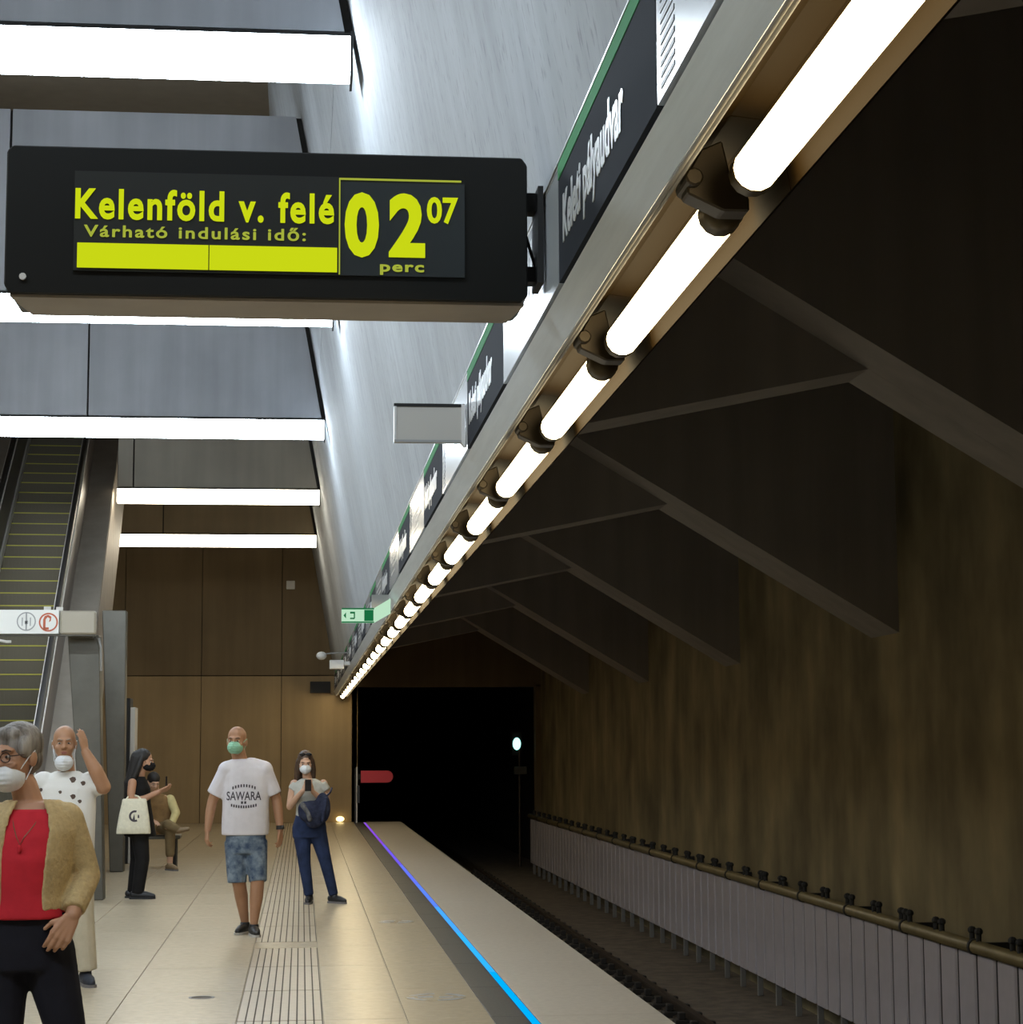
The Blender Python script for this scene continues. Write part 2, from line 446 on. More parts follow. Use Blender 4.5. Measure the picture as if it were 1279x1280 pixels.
# ------------------------------------------------------------------ platform edge: light strip
ls = empty('edge_light_strip', (1.375, 0, 0), 0, 'glowing blue and violet light strip set in the floor along the platform edge', 'light')
MB().box(1.345, 1.405, Y0, YE - .4, -.03, -.004).build('strip_channel', M['black'], ls, (1.375, 0, 0))
segs = [(2.0, 9.6), (9.6, 11.5), (11.5, 14.6), (14.6, 17.7), (17.7, 20.6), (20.6, 24), (24, 28), (28, 34), (34, YE - .4)]
cols = [(0, .30, .95), (0, .32, 1), (.0, .40, 1.0), (.03, .42, 1.0), (.06, .36, 1.0), (.10, .22, .95), (.12, .17, .9), (.16, .10, .75), (.22, .07, .62)]
for (a, b), c in zip(segs, cols):
    MB().box(1.353, 1.397, a + .012, b - .012, -.012, .001).build('light_segment', glow('edge_light', c, 1.15), ls, (1.375, 0, 0))

# floor stickers
def sticker(x, y, r, lab, ring):
    t = empty('floor_marker', (x, y, 0), 0, lab, 'floor marker')
    n = 28
    MB().prism([(x + r * cos(2 * pi * k / n), y + r * sin(2 * pi * k / n)) for k in range(n)], 2, -.001, .0012).build('disc', M['floor'] if ring else M['bed'], t, (x, y, 0))
    mb = MB()
    if ring:
        for k in range(n):
            if k % 7 in (0, 1, 2, 3, 4):
                a0, a1 = 2 * pi * k / n, 2 * pi * (k + 1) / n
                mb.add([(x + q * r * cos(a), y + q * r * sin(a), .0018) for a in (a0, a1) for q in (.72, .97)], [(0, 1, 3, 2)])
        mb.build('ring', M['sign_grey'], t, (x, y, 0))
        MB().box(x - .12, x - .02, y - .03, y + .05, .0012, .002).box(x + .02, x + .11, y - .05, y + .01, .0012, .002).build('print', M['sign_grey'], t, (x, y, 0))
    else:
        for k in range(n):
            a0, a1 = 2 * pi * k / n, 2 * pi * (k + 1) / n
            mb.add([(x + q * r * cos(a), y + q * r * sin(a), .0018) for a in (a0, a1) for q in (.78, 1)], [(0, 1, 3, 2)])
        mb.build('ring', M['granite'], t, (x, y, 0))
sticker(.877, 13.2, .20, 'round printed marker on the floor beside the dark granite band, closer one', True)
sticker(.884, 18.9, .17, 'faint round marker on the floor beside the dark band, level with the white-shirted man', True)
sticker(-.634, 13.4, .085, 'small dark round cover in the floor beside the ribbed guide strip', False)

# ------------------------------------------------------------------ track
def rail(x, lab):
    t = empty('rail', (x, 0, -1.15), 0, lab, 'rail')
    prof = [(x - .07, -1.15), (x + .07, -1.15), (x + .07, -1.13), (x + .012, -1.11), (x + .012, -1.04), (x + .036, -1.03), (x + .036, -.995), (x - .036, -.995), (x - .036, -1.03), (x - .012, -1.04), (x - .012, -1.11), (x - .07, -1.13)]
    MB().prism(prof, 1, Y0, YE + 30).build('rail_bar', M['rail'], t, (x, 0, -1.15))
    cm = MB().box(-.16, .16, -.10, .10, 0, .06).box(-.12, -.05, -.05, .05, .06, .13).box(.05, .12, -.05, .05, .06, .13).mesh('rail_clip', M['clip'], .008)
    y = 9.0
    while y < YE: link('rail_clip', cm, t, (0, y, 0)); y += .65
rail(3.86, 'rusty running rail on black fasteners, on the barrier side of the track')
rail(2.42, 'rusty running rail close under the platform edge')

# trackside barrier of upright grey panels on feet
br = empty('trackside_barrier', (5.1, 0, -1.15), 0, 'low trackside barrier of upright grey metal panels beneath the ochre pipe', 'barrier')
pm = MB().prism([(-.034, .032), (-.055, .046), (-.055, .390), (-.034, .404)], 2, .23, 1.19).mesh('panel', M['panel'], .004)
fm = MB().box(-.04, .02, -.022, .022, 0, .22).mesh('foot', M['whitepost'], .004)
y = 9.2; k = 0
while y < YE - .4:
    link('panel', pm, br, (0, y, 0))
    if k % 2 == 0: link('foot', fm, br, (0, y, 0))
    y += .436; k += 1
MB().box(5.067, 5.12, 9, YE - .1, -.90, .035).build('back_rail', M['panel_dark'], br, (5.1, 0, -1.15))
pp = empty('pipe', (5.03, 0, .10), 0, 'long ochre pipe with dark joint rings running along the top of the barrier', 'pipe')
MB().tube([(5.03, 9, .10), (5.03, YE - .05, .10)], .052, 12).build('pipe_tube', M['pipe'], pp, (5.03, 0, .10), smooth=True)
rg = MB().tube([(0, -.02, 0), (0, .02, 0)], .062, 12).mesh('joint_ring', M['blackmatt'])
cl = MB().tube([(.0, 0, .045), (.0, 0, .11)], .022, 8).ell((0, 0, .12), (.035, .035, .03), nu=8, nv=5).mesh('clamp_knob', M['blackmatt'])
ck = MB().box(.02, .262, -.02, .02, -.03, .03).mesh('wall_bracket', M['blackmatt'])
y = 9.6
while y < YE - .6:
    link('joint_ring', rg, pp, (0, y, 0)); link('wall_bracket', ck, pp, (0, y, 0))
    for d in (-.12, .0, .12) if int(y * 3) % 2 else (-.09, .06):
        link('clamp_knob', cl, pp, (0, y + d, 0))
    for d in (.78, .93): link('clamp_knob', cl, pp, (0, y + d, 0))
    y += 1.74

# signal in the tunnel
sg = empty('rail_signal', (5.05, 47, -1.15), 0, 'tunnel signal on a post showing a pale cyan light', 'signal')
MB().tube([(5.09, 47, -1.15), (5.09, 47, 1.55)], .035, 8).build('post', M['rail'], sg, (5.05, 47, -1.15))
MB().box(4.90, 5.16, 47.0, 47.2, 1.40, 1.98).build('signal_head', M['black'], sg, (5.05, 47, -1.15), .02)
MB().ell((5.024, 46.98, 1.69), (.095, .05, .145)).build('lens', M['signal'], sg, (5.05, 47, -1.15), smooth=True)
MB().box(4.95, 5.25, 46.9, 47.0, .98, 1.16).build('number_plate', M['column'], sg, (5.05, 47, -1.15), .01)

# platform end gate with red board
eg = empty('platform_end_gate', (1.2, 44, 0), 0, 'pale post with a red rounded board closing the platform end at the tunnel mouth', 'gate')
MB().box(1.185, 1.215, 43.98, 44.02, 0, 1.20).build('post', M['plate'], eg, (1.2, 44, 0))
MB().box(1.15, 1.185, 43.98, 44.02, 0, 1.18).build('post', M['blackmatt'], eg, (1.2, 44, 0))
MB().box(1.205, 1.27, 43.94, 44.04, .42, .80).build('latch_box', M['black'], eg, (1.2, 44, 0), .01)
pts = [(1.29, .86), (1.86, .86)] + [(1.86 + .13 * cos(radians(a)), .99 + .13 * sin(radians(a))) for a in range(-75, 76, 25)] + [(1.86, 1.12), (1.29, 1.12)]
MB().prism(pts, 1, 43.98, 44.02).build('red_board', M['red_plate'], eg, (1.2, 44, 0))
MB().box(1.215, 1.29, 43.985, 44.015, .93, 1.05).build('hinge_arm', M['blackmatt'], eg, (1.2, 44, 0))

# end wall fittings
o = MB().box(.18, .62, YE - .12, YE, 2.82, 3.07).box(.20, .60, YE - .125, YE - .11, 2.84, 3.05).build('loudspeaker', M['blackmatt'], None, bevel=.01)
tag(o, 'dark rectangular box fixed high on the end wall beside the lamp row', 'loudspeaker')
o = MB().box(-.36, -.17, YE - .06, YE, 5.11, 5.30).build('wall_box', M['plate'], None, bevel=.01)
tag(o, 'tiny pale square box alone on the upper end wall', 'box')
o = MB().ell((.85, YE - .10, .07), (.09, .07, .06)).build('floor_lamp', M['spot'], None, smooth=True)
tag(o, 'small glowing yellow lamp at the foot of the end wall', 'lamp')

# ------------------------------------------------------------------ sign band and lamp row under the leaning wall
fa = empty('steel_fascia', (.72, 0, 2.8), 0, 'long brushed steel fascia between the sign band and the tube lamps', 'fascia')
def fpart(name, poly, m, y0=0.5, y1=YE): MB().prism(poly, 1, y0, y1).build(name, m, fa, (.72, 0, 2.8))
fpart('steel_plate', [(.700, 2.850), (.748, 2.765), (.756, 2.772), (.718, 2.860)], M['steel'])
fpart('carrier', [(.735, 2.862), (.800, 2.862), (.850, 2.886), (1.0, 2.90), (1.0, 3.054), (.735, 3.054)], M['steel_dull'])
for px_, pz_ in ((.750, 2.756), (.763, 2.760)):
    MB().tube([(px_, .5, pz_), (px_, YE, pz_)], .006, 6).build('conduit', M['steel_dull'], fa, (.72, 0, 2.8), smooth=True)

dark_txt = text_mesh('Keleti pályaudvar', .178, M['sign_text'], .001, .005, width=1.02)
pan_d = MB().box(-.012, .02, 0, 1.52, .012, .300).mesh('panel_face', M['sign_dark'])
pan_w = MB().box(-.012, .02, 0, 1.52, .012, .335).mesh('panel_face', M['sign_white'])
grn = MB().box(-.014, .02, 0, 1.52, .300, .345).mesh('green_band', M['sign_green'])
trm = MB().box(-.013, .02, 0, 1.52, .335, .343).mesh('top_trim', M['steel_dull'])
trm2 = MB().box(-.016, .02, 0, 1.52, .345, .350).mesh('top_trim', M['sign_grey'])
bars_me = MB()
for k in range(13): bars_me.box(-.0135, -.011, 1.33, 1.475, .03 + k * .022, .040 + k * .022)
bars_me = bars_me.mesh('line_print', M['sign_ink'])
icon = MB().box(-.0135, -.011, .62, .66, .12, .30)
icon.prism([(.70, .12), (.74, .12), (.80, .20), (.80, .30), (.76, .30), (.76, .22)], 0, -.0135, -.011)
icon = icon.mesh('pictogram', M['sign_grey'])
mapl = MB()
for k, (a, b, z) in enumerate(((.2, 1.1, .24), (.3, 1.2, .19), (.2, .9, .14), (.5, 1.15, .09))): mapl.box(-.0135, -.011, a, b, z, z + .018)
mapl = mapl.mesh('line_print', M['sign_grey'])
SZ = 2.85
for k in range(-1, 13):
    y0 = 3.80 + 3.06 * k
    if y0 > -1:
        t = empty('station_sign', (.705, y0, SZ), 0, f'dark station name sign with white lettering above the lamps, {ORD[k]} along the row', 'sign', 'station name signs')
        link('panel_face', pan_d, t); link('green_band', grn, t); link('top_trim', trm2, t)
        l = link('lettering', dark_txt, t); l.rotation_euler = (radians(90), 0, radians(-90)); l.location = (-.0135, 1.42, .105)
    y1 = y0 + 1.53
    if y1 > 1.4:
        t = empty('line_map_sign', (.705, y1, SZ), 0, f'white line map panel in the band above the lamps, {ORD[k + 1]} along the row', 'sign', 'white panels of the sign band')
        link('panel_face', pan_w, t); link('top_trim', trm, t); link('top_trim', trm2, t)
        link('line_print', bars_me, t) if k != 0 else None
        link('pictogram' if k < 2 else 'line_print', icon if k < 2 else mapl, t)

refl = [(.772, 2.772), (.800, 2.832), (.855, 2.868), (.915, 2.862), (.958, 2.815), (.976, 2.716), (.983, 2.718), (.968, 2.824), (.918, 2.872), (.852, 2.878), (.794, 2.840), (.764, 2.776)]
refl_me = MB().prism(refl, 1, -.15, 1.460).mesh('reflector', M['brown'])
br_me = MB().prism([(.785, 2.775), (.785, 2.735), (.86, 2.700), (.915, 2.700), (.915, 2.73), (.88, 2.76), (.86, 2.85), (.815, 2.83)], 1, -.035, .035)
br_me.tube([(.796, -.06, 2.765), (.796, .06, 2.765)], .020, 8)
br_me = br_me.mesh('bracket', M['bracket'], .004)
cut = [(.14, 1.46), (.24, 1.40)]
for k in range(-2, 25):
    yk = 4.01 + 1.615 * k
    a, b = cut[k % 2]
    if yk + 1.5 > YE: break
    n_ = k + 1
    lab = ('tube lamp just outside the top of the picture' if k < -1 else
           f'warm tube lamp in bronze reflector over the platform edge, {ORD[n_]} down the row')
    t = empty('tube_lamp', (0, yk, 0), 0, lab, 'lamp', 'tube lamps over the platform edge')
    key = k % 2
    if key not in tile_me.setdefault('tube', {}):
        tile_me['tube'][key] = (MB().tube([(.89, a, 2.74), (.89, b, 2.74)], .045, 14).mesh('glass_tube', M['tube'], smooth=True),
                                MB().tube([(.89, a - .06, 2.74), (.89, a - .045, 2.74), (.89, a - .02, 2.74), (.89, a, 2.74)], [.036, .046, .040, .048], 14).mesh('end_collar', M['collar'], smooth=True),
                                MB().tube([(.89, b, 2.74), (.89, b + .02, 2.74), (.89, b + .045, 2.74), (.89, b + .06, 2.74)], [.048, .040, .046, .036], 14).mesh('end_collar', M['collar'], smooth=True))
    g, c0, c1 = tile_me['tube'][key]
    link('glass_tube', g, t); link('end_collar', c0, t); link('end_collar', c1, t)
    link('reflector', refl_me, t); link('bracket', br_me, t, (0, -.01, 0))

# projecting plate, exit sign, box and camera hung from the band
t = empty('projecting_sign', (.70, 8.5, 2.9), 0, 'blank grey projecting sign plate sticking out from the sign band', 'sign')
MB().box(.395, .675, 8.49, 8.52, 2.915, 3.06).build('plate', M['plate'], t, (.70, 8.5, 2.9))
MB().box(.385, .69, 8.485, 8.525, 3.06, 3.073).build('edge_frame', M['blackmatt'], t, (.70, 8.5, 2.9))
MB().box(.385, .69, 8.485, 8.525, 2.905, 2.915).build('edge_frame', M['sign_grey'], t, (.70, 8.5, 2.9))
MB().box(.385, .395, 8.485, 8.525, 2.915, 3.06).build('edge_frame', M['plate_frame'], t, (.70, 8.5, 2.9))
MB().prism([(.675, 2.905), (.69, 2.885), (.692, 2.90), (.69, 3.07), (.675, 3.07)], 1, 8.48, 8.53).build('edge_frame', M['plate_frame'], t, (.70, 8.5, 2.9))

t = empty('exit_sign', (.45, 16.3, 2.6), 0, 'small lit green and white exit sign in V shape under the band', 'sign')
o_ = (.45, 16.3, 2.6)
MB().box(.316, .58, 16.30, 16.33, 2.615, 2.735).build('front_face', M['exit_white'], t, o_)
MB().add([(.58, 16.30, 2.615), (.69, 15.75, 2.655), (.69, 15.75, 2.775), (.58, 16.30, 2.735), (.58, 16.33, 2.615), (.69, 15.78, 2.655), (.69, 15.78, 2.775), (.58, 16.33, 2.735)],
         [(0, 1, 2, 3), (4, 7, 6, 5), (0, 4, 5, 1), (3, 2, 6, 7), (1, 5, 6, 2), (0, 3, 7, 4)]).build('side_face', M['exit_white'], t, o_)
MB().box(.316, .58, 16.295, 16.30, 2.724, 2.735).box(.316, .58, 16.295, 16.30, 2.615, 2.626).build('green_border', M['exit_green'], t, o_)
MB().box(.50, .575, 16.293, 16.30, 2.63, 2.72).build('door_pictogram', M['exit_green'], t, o_)
MB().box(.385, .425, 16.293, 16.30, 2.69, 2.705).box(.415, .425, 16.293, 16.30, 2.65, 2.70).box(.385, .42, 16.293, 16.30, 2.645, 2.656).build('runner_pictogram', M['exit_green'], t, o_)
MB().prism([(.332, 2.675), (.352, 2.70), (.352, 2.69), (.352, 2.66), (.352, 2.65)], 1, 16.293, 16.30).build('arrow_pictogram', M['exit_green'], t, o_)
MB().box(.56, .700, 16.31, 16.33, 2.72, 2.845).build('hanger', M['steel_dull'], t, o_)
t = empty('end_box_sign', (.55, 29, 2.75), 0, 'small pale unlit box sign beneath the far end of the sign band', 'sign')
MB().box(.393, .60, 29, 29.12, 2.742, 2.87).build('box_body', M['camera_white'], t, (.55, 29, 2.75), .008)
MB().box(.60, .690, 28.9, 29.06, 2.79, 2.845).build('arm', M['camera_white'], t, (.55, 29, 2.75), .006)
t = empty('dome_camera', (.277, 29, 2.93), 0, 'pale dome camera hanging next to the small box sign', 'camera')
MB().ell((.277, 29, 2.93), (.075, .075, .06)).build('dome', M['camera_white'], t, (.277, 29, 2.93), smooth=True)
MB().tube([(.277, 29.02, 2.95), (.42, 29.05, 2.97), (.675, 29.1, 2.98)], .012, 6).build('arm', M['steel_dull'], t, (.277, 29, 2.93))

# ------------------------------------------------------------------ departure display
D = empty('departure_display', (-.10, 5.6, 2.87), 0, 'black hanging departure display with yellow-green lettering and countdown', 'display')
dl = (-.10, 5.6, 2.87)
cs = [(-.838, 2.895), (-.822, 2.87), (.618, 2.87), (.638, 2.89), (.638, 3.275), (.622, 3.297), (-.822, 3.297), (-.838, 3.28)]
MB().prism(cs, 1, 5.60, 5.86).build('case', M['display'], D, dl, .004)
MB().prism([(-.822, 5.612), (.628, 5.612), (.60, 5.85), (-.79, 5.85)], 2, 2.862, 2.872).build('bottom_plate', M['clad'], D, dl)
MB().box(-.648, .094, 5.594, 5.602, 2.938, 3.225).build('screen', M['screen'], D, dl)
MB().box(.099, .456, 5.594, 5.602, 2.938, 3.212).build('screen', M['screen_r'], D, dl)
def put(body, x, z, h, w, m, off=0.0, name='lettering', sp=1.0):
    me = text_mesh(body, h * 1.38, m, .0006, off, width=w, spacing=sp)
    o = link(name, me, D, (x - dl[0], 5.5925 - dl[1], z - dl[2])); o.rotation_euler = (radians(90), 0, 0); return o
put('Kelenföld v. felé', -.645, 3.090, .086, .727, M['lcd'], .0034, sp=1.16)
put('Várható indulási idő:', -.620, 3.036, .034, .622, M['lcd_dim'], .0010, sp=1.2)
put('0', .112, 3.003, .176, .098, M['lcd'], .010)
put('2', .238, 3.003, .176, .104, M['lcd'], .010)
put('07', .347, 3.098, .075, .090, M['lcd'], .0028)
put('perc', .213, 2.952, .030, .126, M['lcd_dim'], .0012, sp=1.15)
MB().box(-.637, -.272, 5.591, 5.594, 2.946, 3.017).build('progress_bar', M['lcd'], D, dl)
MB().box(-.269, .091, 5.591, 5.594, 2.946, 3.017).build('progress_bar', M['lcd'], D, dl)
MB().box(.0955, .0995, 5.591, 5.594, 2.940, 3.222).box(.0955, .446, 5.591, 5.594, 3.217, 3.222).build('dividing_line', M['lcd_dim'], D, dl)
MB().tube([(-.786, 5.603, 2.918), (-.786, 5.594, 2.918)], .010, 10).build('screw', M['plate'], D, dl)
MB().box(.636, .684, 5.66, 5.72, 3.155, 3.210).build('mounting_arm', M['blackmatt'], D, dl)
MB().box(.636, .684, 5.66, 5.72, 2.945, 2.990).build('mounting_arm', M['blackmatt'], D, dl)
MB().prism([(.670, 3.215), (.685, 3.215), (.685, 2.93), (.667, 2.93)], 1, 5.60, 5.75).build('mounting_plate', M['blackmatt'], D, dl)
MB().tube([(.64, 5.69, 3.10), (.672, 5.69, 2.99)], .005, 6).build('brace_rod', M['blackmatt'], D, dl)

# ------------------------------------------------------------------ escalator (own axes: y uphill, x across, origin under the near handrail end)
YAW = math.atan(.048)
E0 = Vector((-3.023 + .048 * 4.9, 21.0, 0.0))
ES = empty('escalator', E0, YAW, 'dark escalator with yellow-edged steps climbing away behind the light bars', 'escalator')
def hz(y): return 3.40 + .571 * (y - 4.9)          # handrail height along the slope
def sz(y): return hz(y) - .95
YA, YB = 1.2, 15.0
sm = MB().box(-1.11, -.13, 0, .352, -.03, 0).box(-1.11, -.13, -.012, .012, -.20, -.002)
for k in range(18): sm.box(-1.10 + k * .054, -1.075 + k * .054, -.016, -.010, -.19, -.02)
sm = sm.mesh('step', M['step'])
ym = MB().box(-1.11, -.13, -.018, .022, -.012, .003).mesh('yellow_edge', M['step_y'])
y = .9; k = 0
while y < YB:
    zz = max(.02, sz(y))
    s_ = link('step', sm, ES, (0, y, zz)); link('yellow_edge', ym, s_); y += .350
def slope_prism(name, x0, x1, dz0, dz1, m, y0=YA, y1=YB, floor0=True):
    poly = [(y0, max(.0, hz(y0) + dz0)), (y1, hz(y1) + dz0), (y1, hz(y1) + dz1), (y0, max(.05, hz(y0) + dz1))]
    MB().prism(poly, 0, x0, x1).build(name, m, ES)
for s_, x in ((1, -.09), (-1, -1.17)):
    slope_prism('balustrade', x - .03, x + .05, -.90, -.03, M['balus'])
    slope_prism('skirt', x - .045 if s_ > 0 else x + .045, x - .03 if s_ > 0 else x + .075, -.97, -.80, M['skirt'])
    slope_prism('trim_rail', x - .045, x + .065, -.05, -.03, M['skirt'])
    MB().tube([(x + .01, YA - .75, hz(YA) - .62), (x + .01, YA - .95, hz(YA) - .45), (x + .01, YA - .98, hz(YA) - .25), (x + .01, YA - .80, hz(YA) - .06), (x + .01, YA - .4, hz(YA) - .01), (x + .01, YA, hz(YA)), (x + .01, YB, hz(YB))], .040, 8).build('handrail', M['rubber'], ES, smooth=True)
    MB().box(x - .03, x + .05, YA - .8, YA, .02, hz(YA) - .08).build('newel', M['balus'], ES, bevel=.01)
slope_prism('deck', -.04, .34, -.95, -.86, M['clad'])
slope_prism('deck', -1.75, -1.2, -.95, -.86, M['clad'])
y = YA
while y < YB - .1:
    y2 = min(YB, y + 2.3)
    poly = [(y + .006, max(.0, hz(y) - 2.9)), (y2 - .006, max(0, hz(y2) - 2.9)), (y2 - .006, hz(y2) - .90), (y + .006, hz(y) - .90)]
    MB().prism(poly, 0, .31, .35).build('cladding_panel', M['clad'], ES); y = y2
poly = [(YA + .6, 0), (YA + 2.6, 0), (YB, hz(YB) - 2.85), (YB, hz(YB) - 1.3), (YA + .6, hz(YA + .6) - 1.3)]
MB().prism(poly, 0, -1.7, .30).build('truss', M['dark'], ES)
MB().box(-1.12, -.12, -.2, 1.0, 0, .015).build('landing_plate', M['skirt'], ES)

# columns
c = empty('support_column', (-2.2, 22.15, 0), 0, 'grey tapered steel column under the escalator notice sign', 'column')
MB().prism([(-2.302, 0), (-2.10, 0), (-2.195, 2.84), (-2.535, 2.84)], 1, 22.10, 22.35).build('column_shaft', M['column'], c, (-2.2, 22.15, 0), .01)
MB().tube([(-2.20, 22.06, 2.80), (-2.17, 22.04, 2.70), (-2.165, 22.06, 2.45)], .016, 8).build('cable_cover', M['steel_dull'], c, (-2.2, 22.15, 0))
c = empty('support_column', (-2.42, 27.1, 0), 0, 'plain brownish-grey tapered column behind the woman with the white tote bag', 'column')
MB().prism([(-2.502, 0), (-2.325, 0), (-2.345, 3.45), (-2.66, 3.45)], 1, 27.1, 27.35).build('column_shaft', M['column'], c, (-2.42, 27.1, 0), .01)
t = empty('totem', (-2.5, 29, 0), 0, 'tall narrow black totem board beside the far column', 'totem')
MB().box(-2.61, -2.43, 29, 29.5, 0, 2.33).build('board', M['blackmatt'], t, (-2.5, 29, 0), .008)
MB().box(-2.43, -2.36, 29.02, 29.48, 0, 2.20).build('side_rail', M['plate'], t, (-2.5, 29, 0), .008)

t = empty('escalator_sign', (-2.7, 21.8, 2.83), 0, 'white notice board with two round pictograms across the escalator foot', 'sign')
sl = (-2.7, 21.8, 2.83)
MB().box(-3.7, -2.595, 21.80, 21.92, 2.835, 3.093).build('white_panel', M['board'], t, sl, .004)
MB().box(-2.585, -2.205, 21.80, 21.92, 2.830, 3.085).build('beige_panel', M['board_b'], t, sl, .02)
MB().box(-3.7, -2.21, 21.83, 21.92, 2.815, 2.832).build('bottom_rail', M['column'], t, sl)
MB().box(-2.76, -2.69, 21.83, 21.88, 3.09, 3.13).box(-2.63, -2.56, 21.83, 21.88, 3.085, 3.125).build('hanger_clip', M['plate'], t, sl)
def ring(x, z, r0, r1, m, name, a0=0, a1=360):
    mb = MB(); n = 30
    for k in range(n):
        A, B = radians(a0 + (a1 - a0) * k / n), radians(a0 + (a1 - a0) * (k + 1) / n)
        mb.add([(x + r * cos(a), 21.797, z + r * sin(a)) for a in (A, B) for r in (r0, r1)], [(0, 1, 3, 2)])
    mb.build(name, m, t, sl)
ring(-2.937, 2.968, .088, .101, M['picto'], 'pictogram_ring'); ring(-2.705, 2.960, .084, .101, M['red'], 'pictogram_ring')
MB().box(-2.945, -2.930, 21.795, 21.80, 2.88, 3.06).box(-2.985, -2.975, 21.795, 21.80, 2.92, 3.01).box(-2.90, -2.89, 21.795, 21.80, 2.92, 3.01).prism([(-2.955, 2.94), (-2.92, 2.94), (-2.92, 2.975), (-2.955, 2.975)], 1, 21.795, 21.80).build('pictogram_figure', M['picto'], t, sl)
MB().prism([(-2.76, 2.885), (-2.735, 2.885), (-2.735, 2.99), (-2.715, 3.015), (-2.69, 3.0), (-2.70, 2.96), (-2.68, 2.975), (-2.675, 3.02), (-2.71, 3.04), (-2.745, 3.025), (-2.76, 2.99)], 1, 21.795, 21.80).build('pictogram_figure', M['red'], t, sl)
MB().box(-2.755, -2.70, 21.795, 21.80, 2.88, 2.905).build('pictogram_foot', M['red'], t, sl)
MB().tube([(-3.5, 21.86, 2.82), (-3.15, 21.86, 2.755), (-3.10, 21.86, 2.755)], .016, 6).build('stay_rod', M['plate'], t, sl)
MB().box(-2.50, -2.25, 21.92, 22.105, 2.80, 2.83).build('bracket', M['column'], t, sl)

# bench for the seated person
b = empty('bench', (-2.0, 27.75, 0), 0, 'dark metal bench under the seated person', 'bench')
bl = (-2.0, 27.75, 0)
MB().box(-2.25, -1.62, 27.62, 28.05, .40, .45).build('seat', M['column'], b, bl, .01)
for x in (-2.18, -1.70):
    MB().box(x - .025, x + .025, 27.65, 28.02, 0, .40).build('leg', M['blackmatt'], b, bl)

# ------------------------------------------------------------------ people
def cloth(name, c, var=.08, scale=25, c2=None, rough=.85, bump=.15):
    return mat(name, c, rough, var=var, scale=scale, color2=c2, bump=bump, spec=.2)
P = dict(
    skin=mat('skin', (.42, .22, .13), .55, var=.05, scale=8), skin_tan=mat('skin_tan', (.36, .185, .10), .55, var=.06, scale=8), skin_pale=mat('skin_pale', (.50, .30, .20), .55, var=.05, scale=8),
    grey_hair=mat('grey_hair', (.075, .058, .045), .65, color2=(.34, .31, .28), scale=22, stretch=(1, 1, .12), bump=.5), dark_hair=mat('dark_hair', (.006, .0045, .0035), .6, color2=(.014, .010, .008), scale=30, stretch=(1, 1, .1), bump=.4),
    brown_hair=mat('brown_hair', (.035, .02, .012), .5, color2=(.09, .05, .028), scale=26, stretch=(1, 1, .1), bump=.4), white_hair=mat('thin_grey_hair', (.30, .24, .19), .7),
    lip=mat('lip', (.30, .10, .075), .5), eye=mat('eye_white', (.40, .35, .31), .4), iris=mat('iris', (.035, .022, .016), .4), brow=mat('eyebrow', (.08, .05, .035), .8),
    mask_w=cloth('white_mask', (.66, .68, .70), .04), mask_g=cloth('mint_mask', (.27, .52, .37), .06),
    tee=cloth('white_cotton', (.66, .63, .66), .05, 9), denim=cloth('washed_denim', (.028, .052, .105), scale=11, c2=(.22, .27, .32)), jeans=cloth('blue_jeans', (.020, .031, .075), .25, 9),
    red=cloth('red_jersey', (.48, .022, .035), .08, 12), cardigan=cloth('beige_knit', (.46, .34, .17), .10, 60, bump=.5), navy=cloth('navy_trousers', (.010, .010, .016), .2, 9),
    blackc=cloth('black_fabric', (.010, .009, .009), .2, 9), cream=cloth('cream_trousers', (.50, .44, .33), .06, 12), print=cloth('white_print_shirt', (.66, .64, .60), scale=22, c2=(.66, .64, .60)),
    grey_top=cloth('pale_grey_top', (.42, .42, .38), .08, 12), tote=cloth('canvas', (.66, .62, .48), .06, 30), tan_top=cloth('tan_shirt', (.22, .13, .055), .15, 14), pale_sleeve=cloth('pale_yellow_sleeve', (.50, .42, .20), .08, 14),
    tan_trousers=cloth('brown_trousers', (.17, .12, .06), .12, 12), shoe=mat('black_shoe', (.012, .012, .014), .5), shoe_t=mat('tan_shoe', (.22, .15, .08), .6), sole=mat('sole_grey', (.16, .15, .15), .7), sole_w=mat('sole_white', (.45, .43, .40), .7),
    ink=mat('shirt_print_ink', (.06, .05, .06), .8), strap=mat('watch_black', (.012, .011, .011), .4), gold=mat('thin_chain', (.20, .09, .05), .4, .5), glass=mat('spectacle_rim', (.05, .03, .025), .3, .3),
    phone=mat('phone_black', (.012, .012, .014), .2), bagblue=cloth('dark_blue_bag', (.012, .014, .032), scale=14, c2=(.035, .042, .075)), bagfold=cloth('bag_fold', (.05, .05, .055), scale=20, c2=(.16, .155, .15)), tan_shoe2=mat('navy_shoe', (.02, .025, .04), .6),
)

def rot(yaw, pitch=0.0, roll=0.0):
    return Matrix.Rotation(yaw, 3, 'Z') @ Matrix.Rotation(pitch, 3, 'X') @ Matrix.Rotation(roll, 3, 'Y')

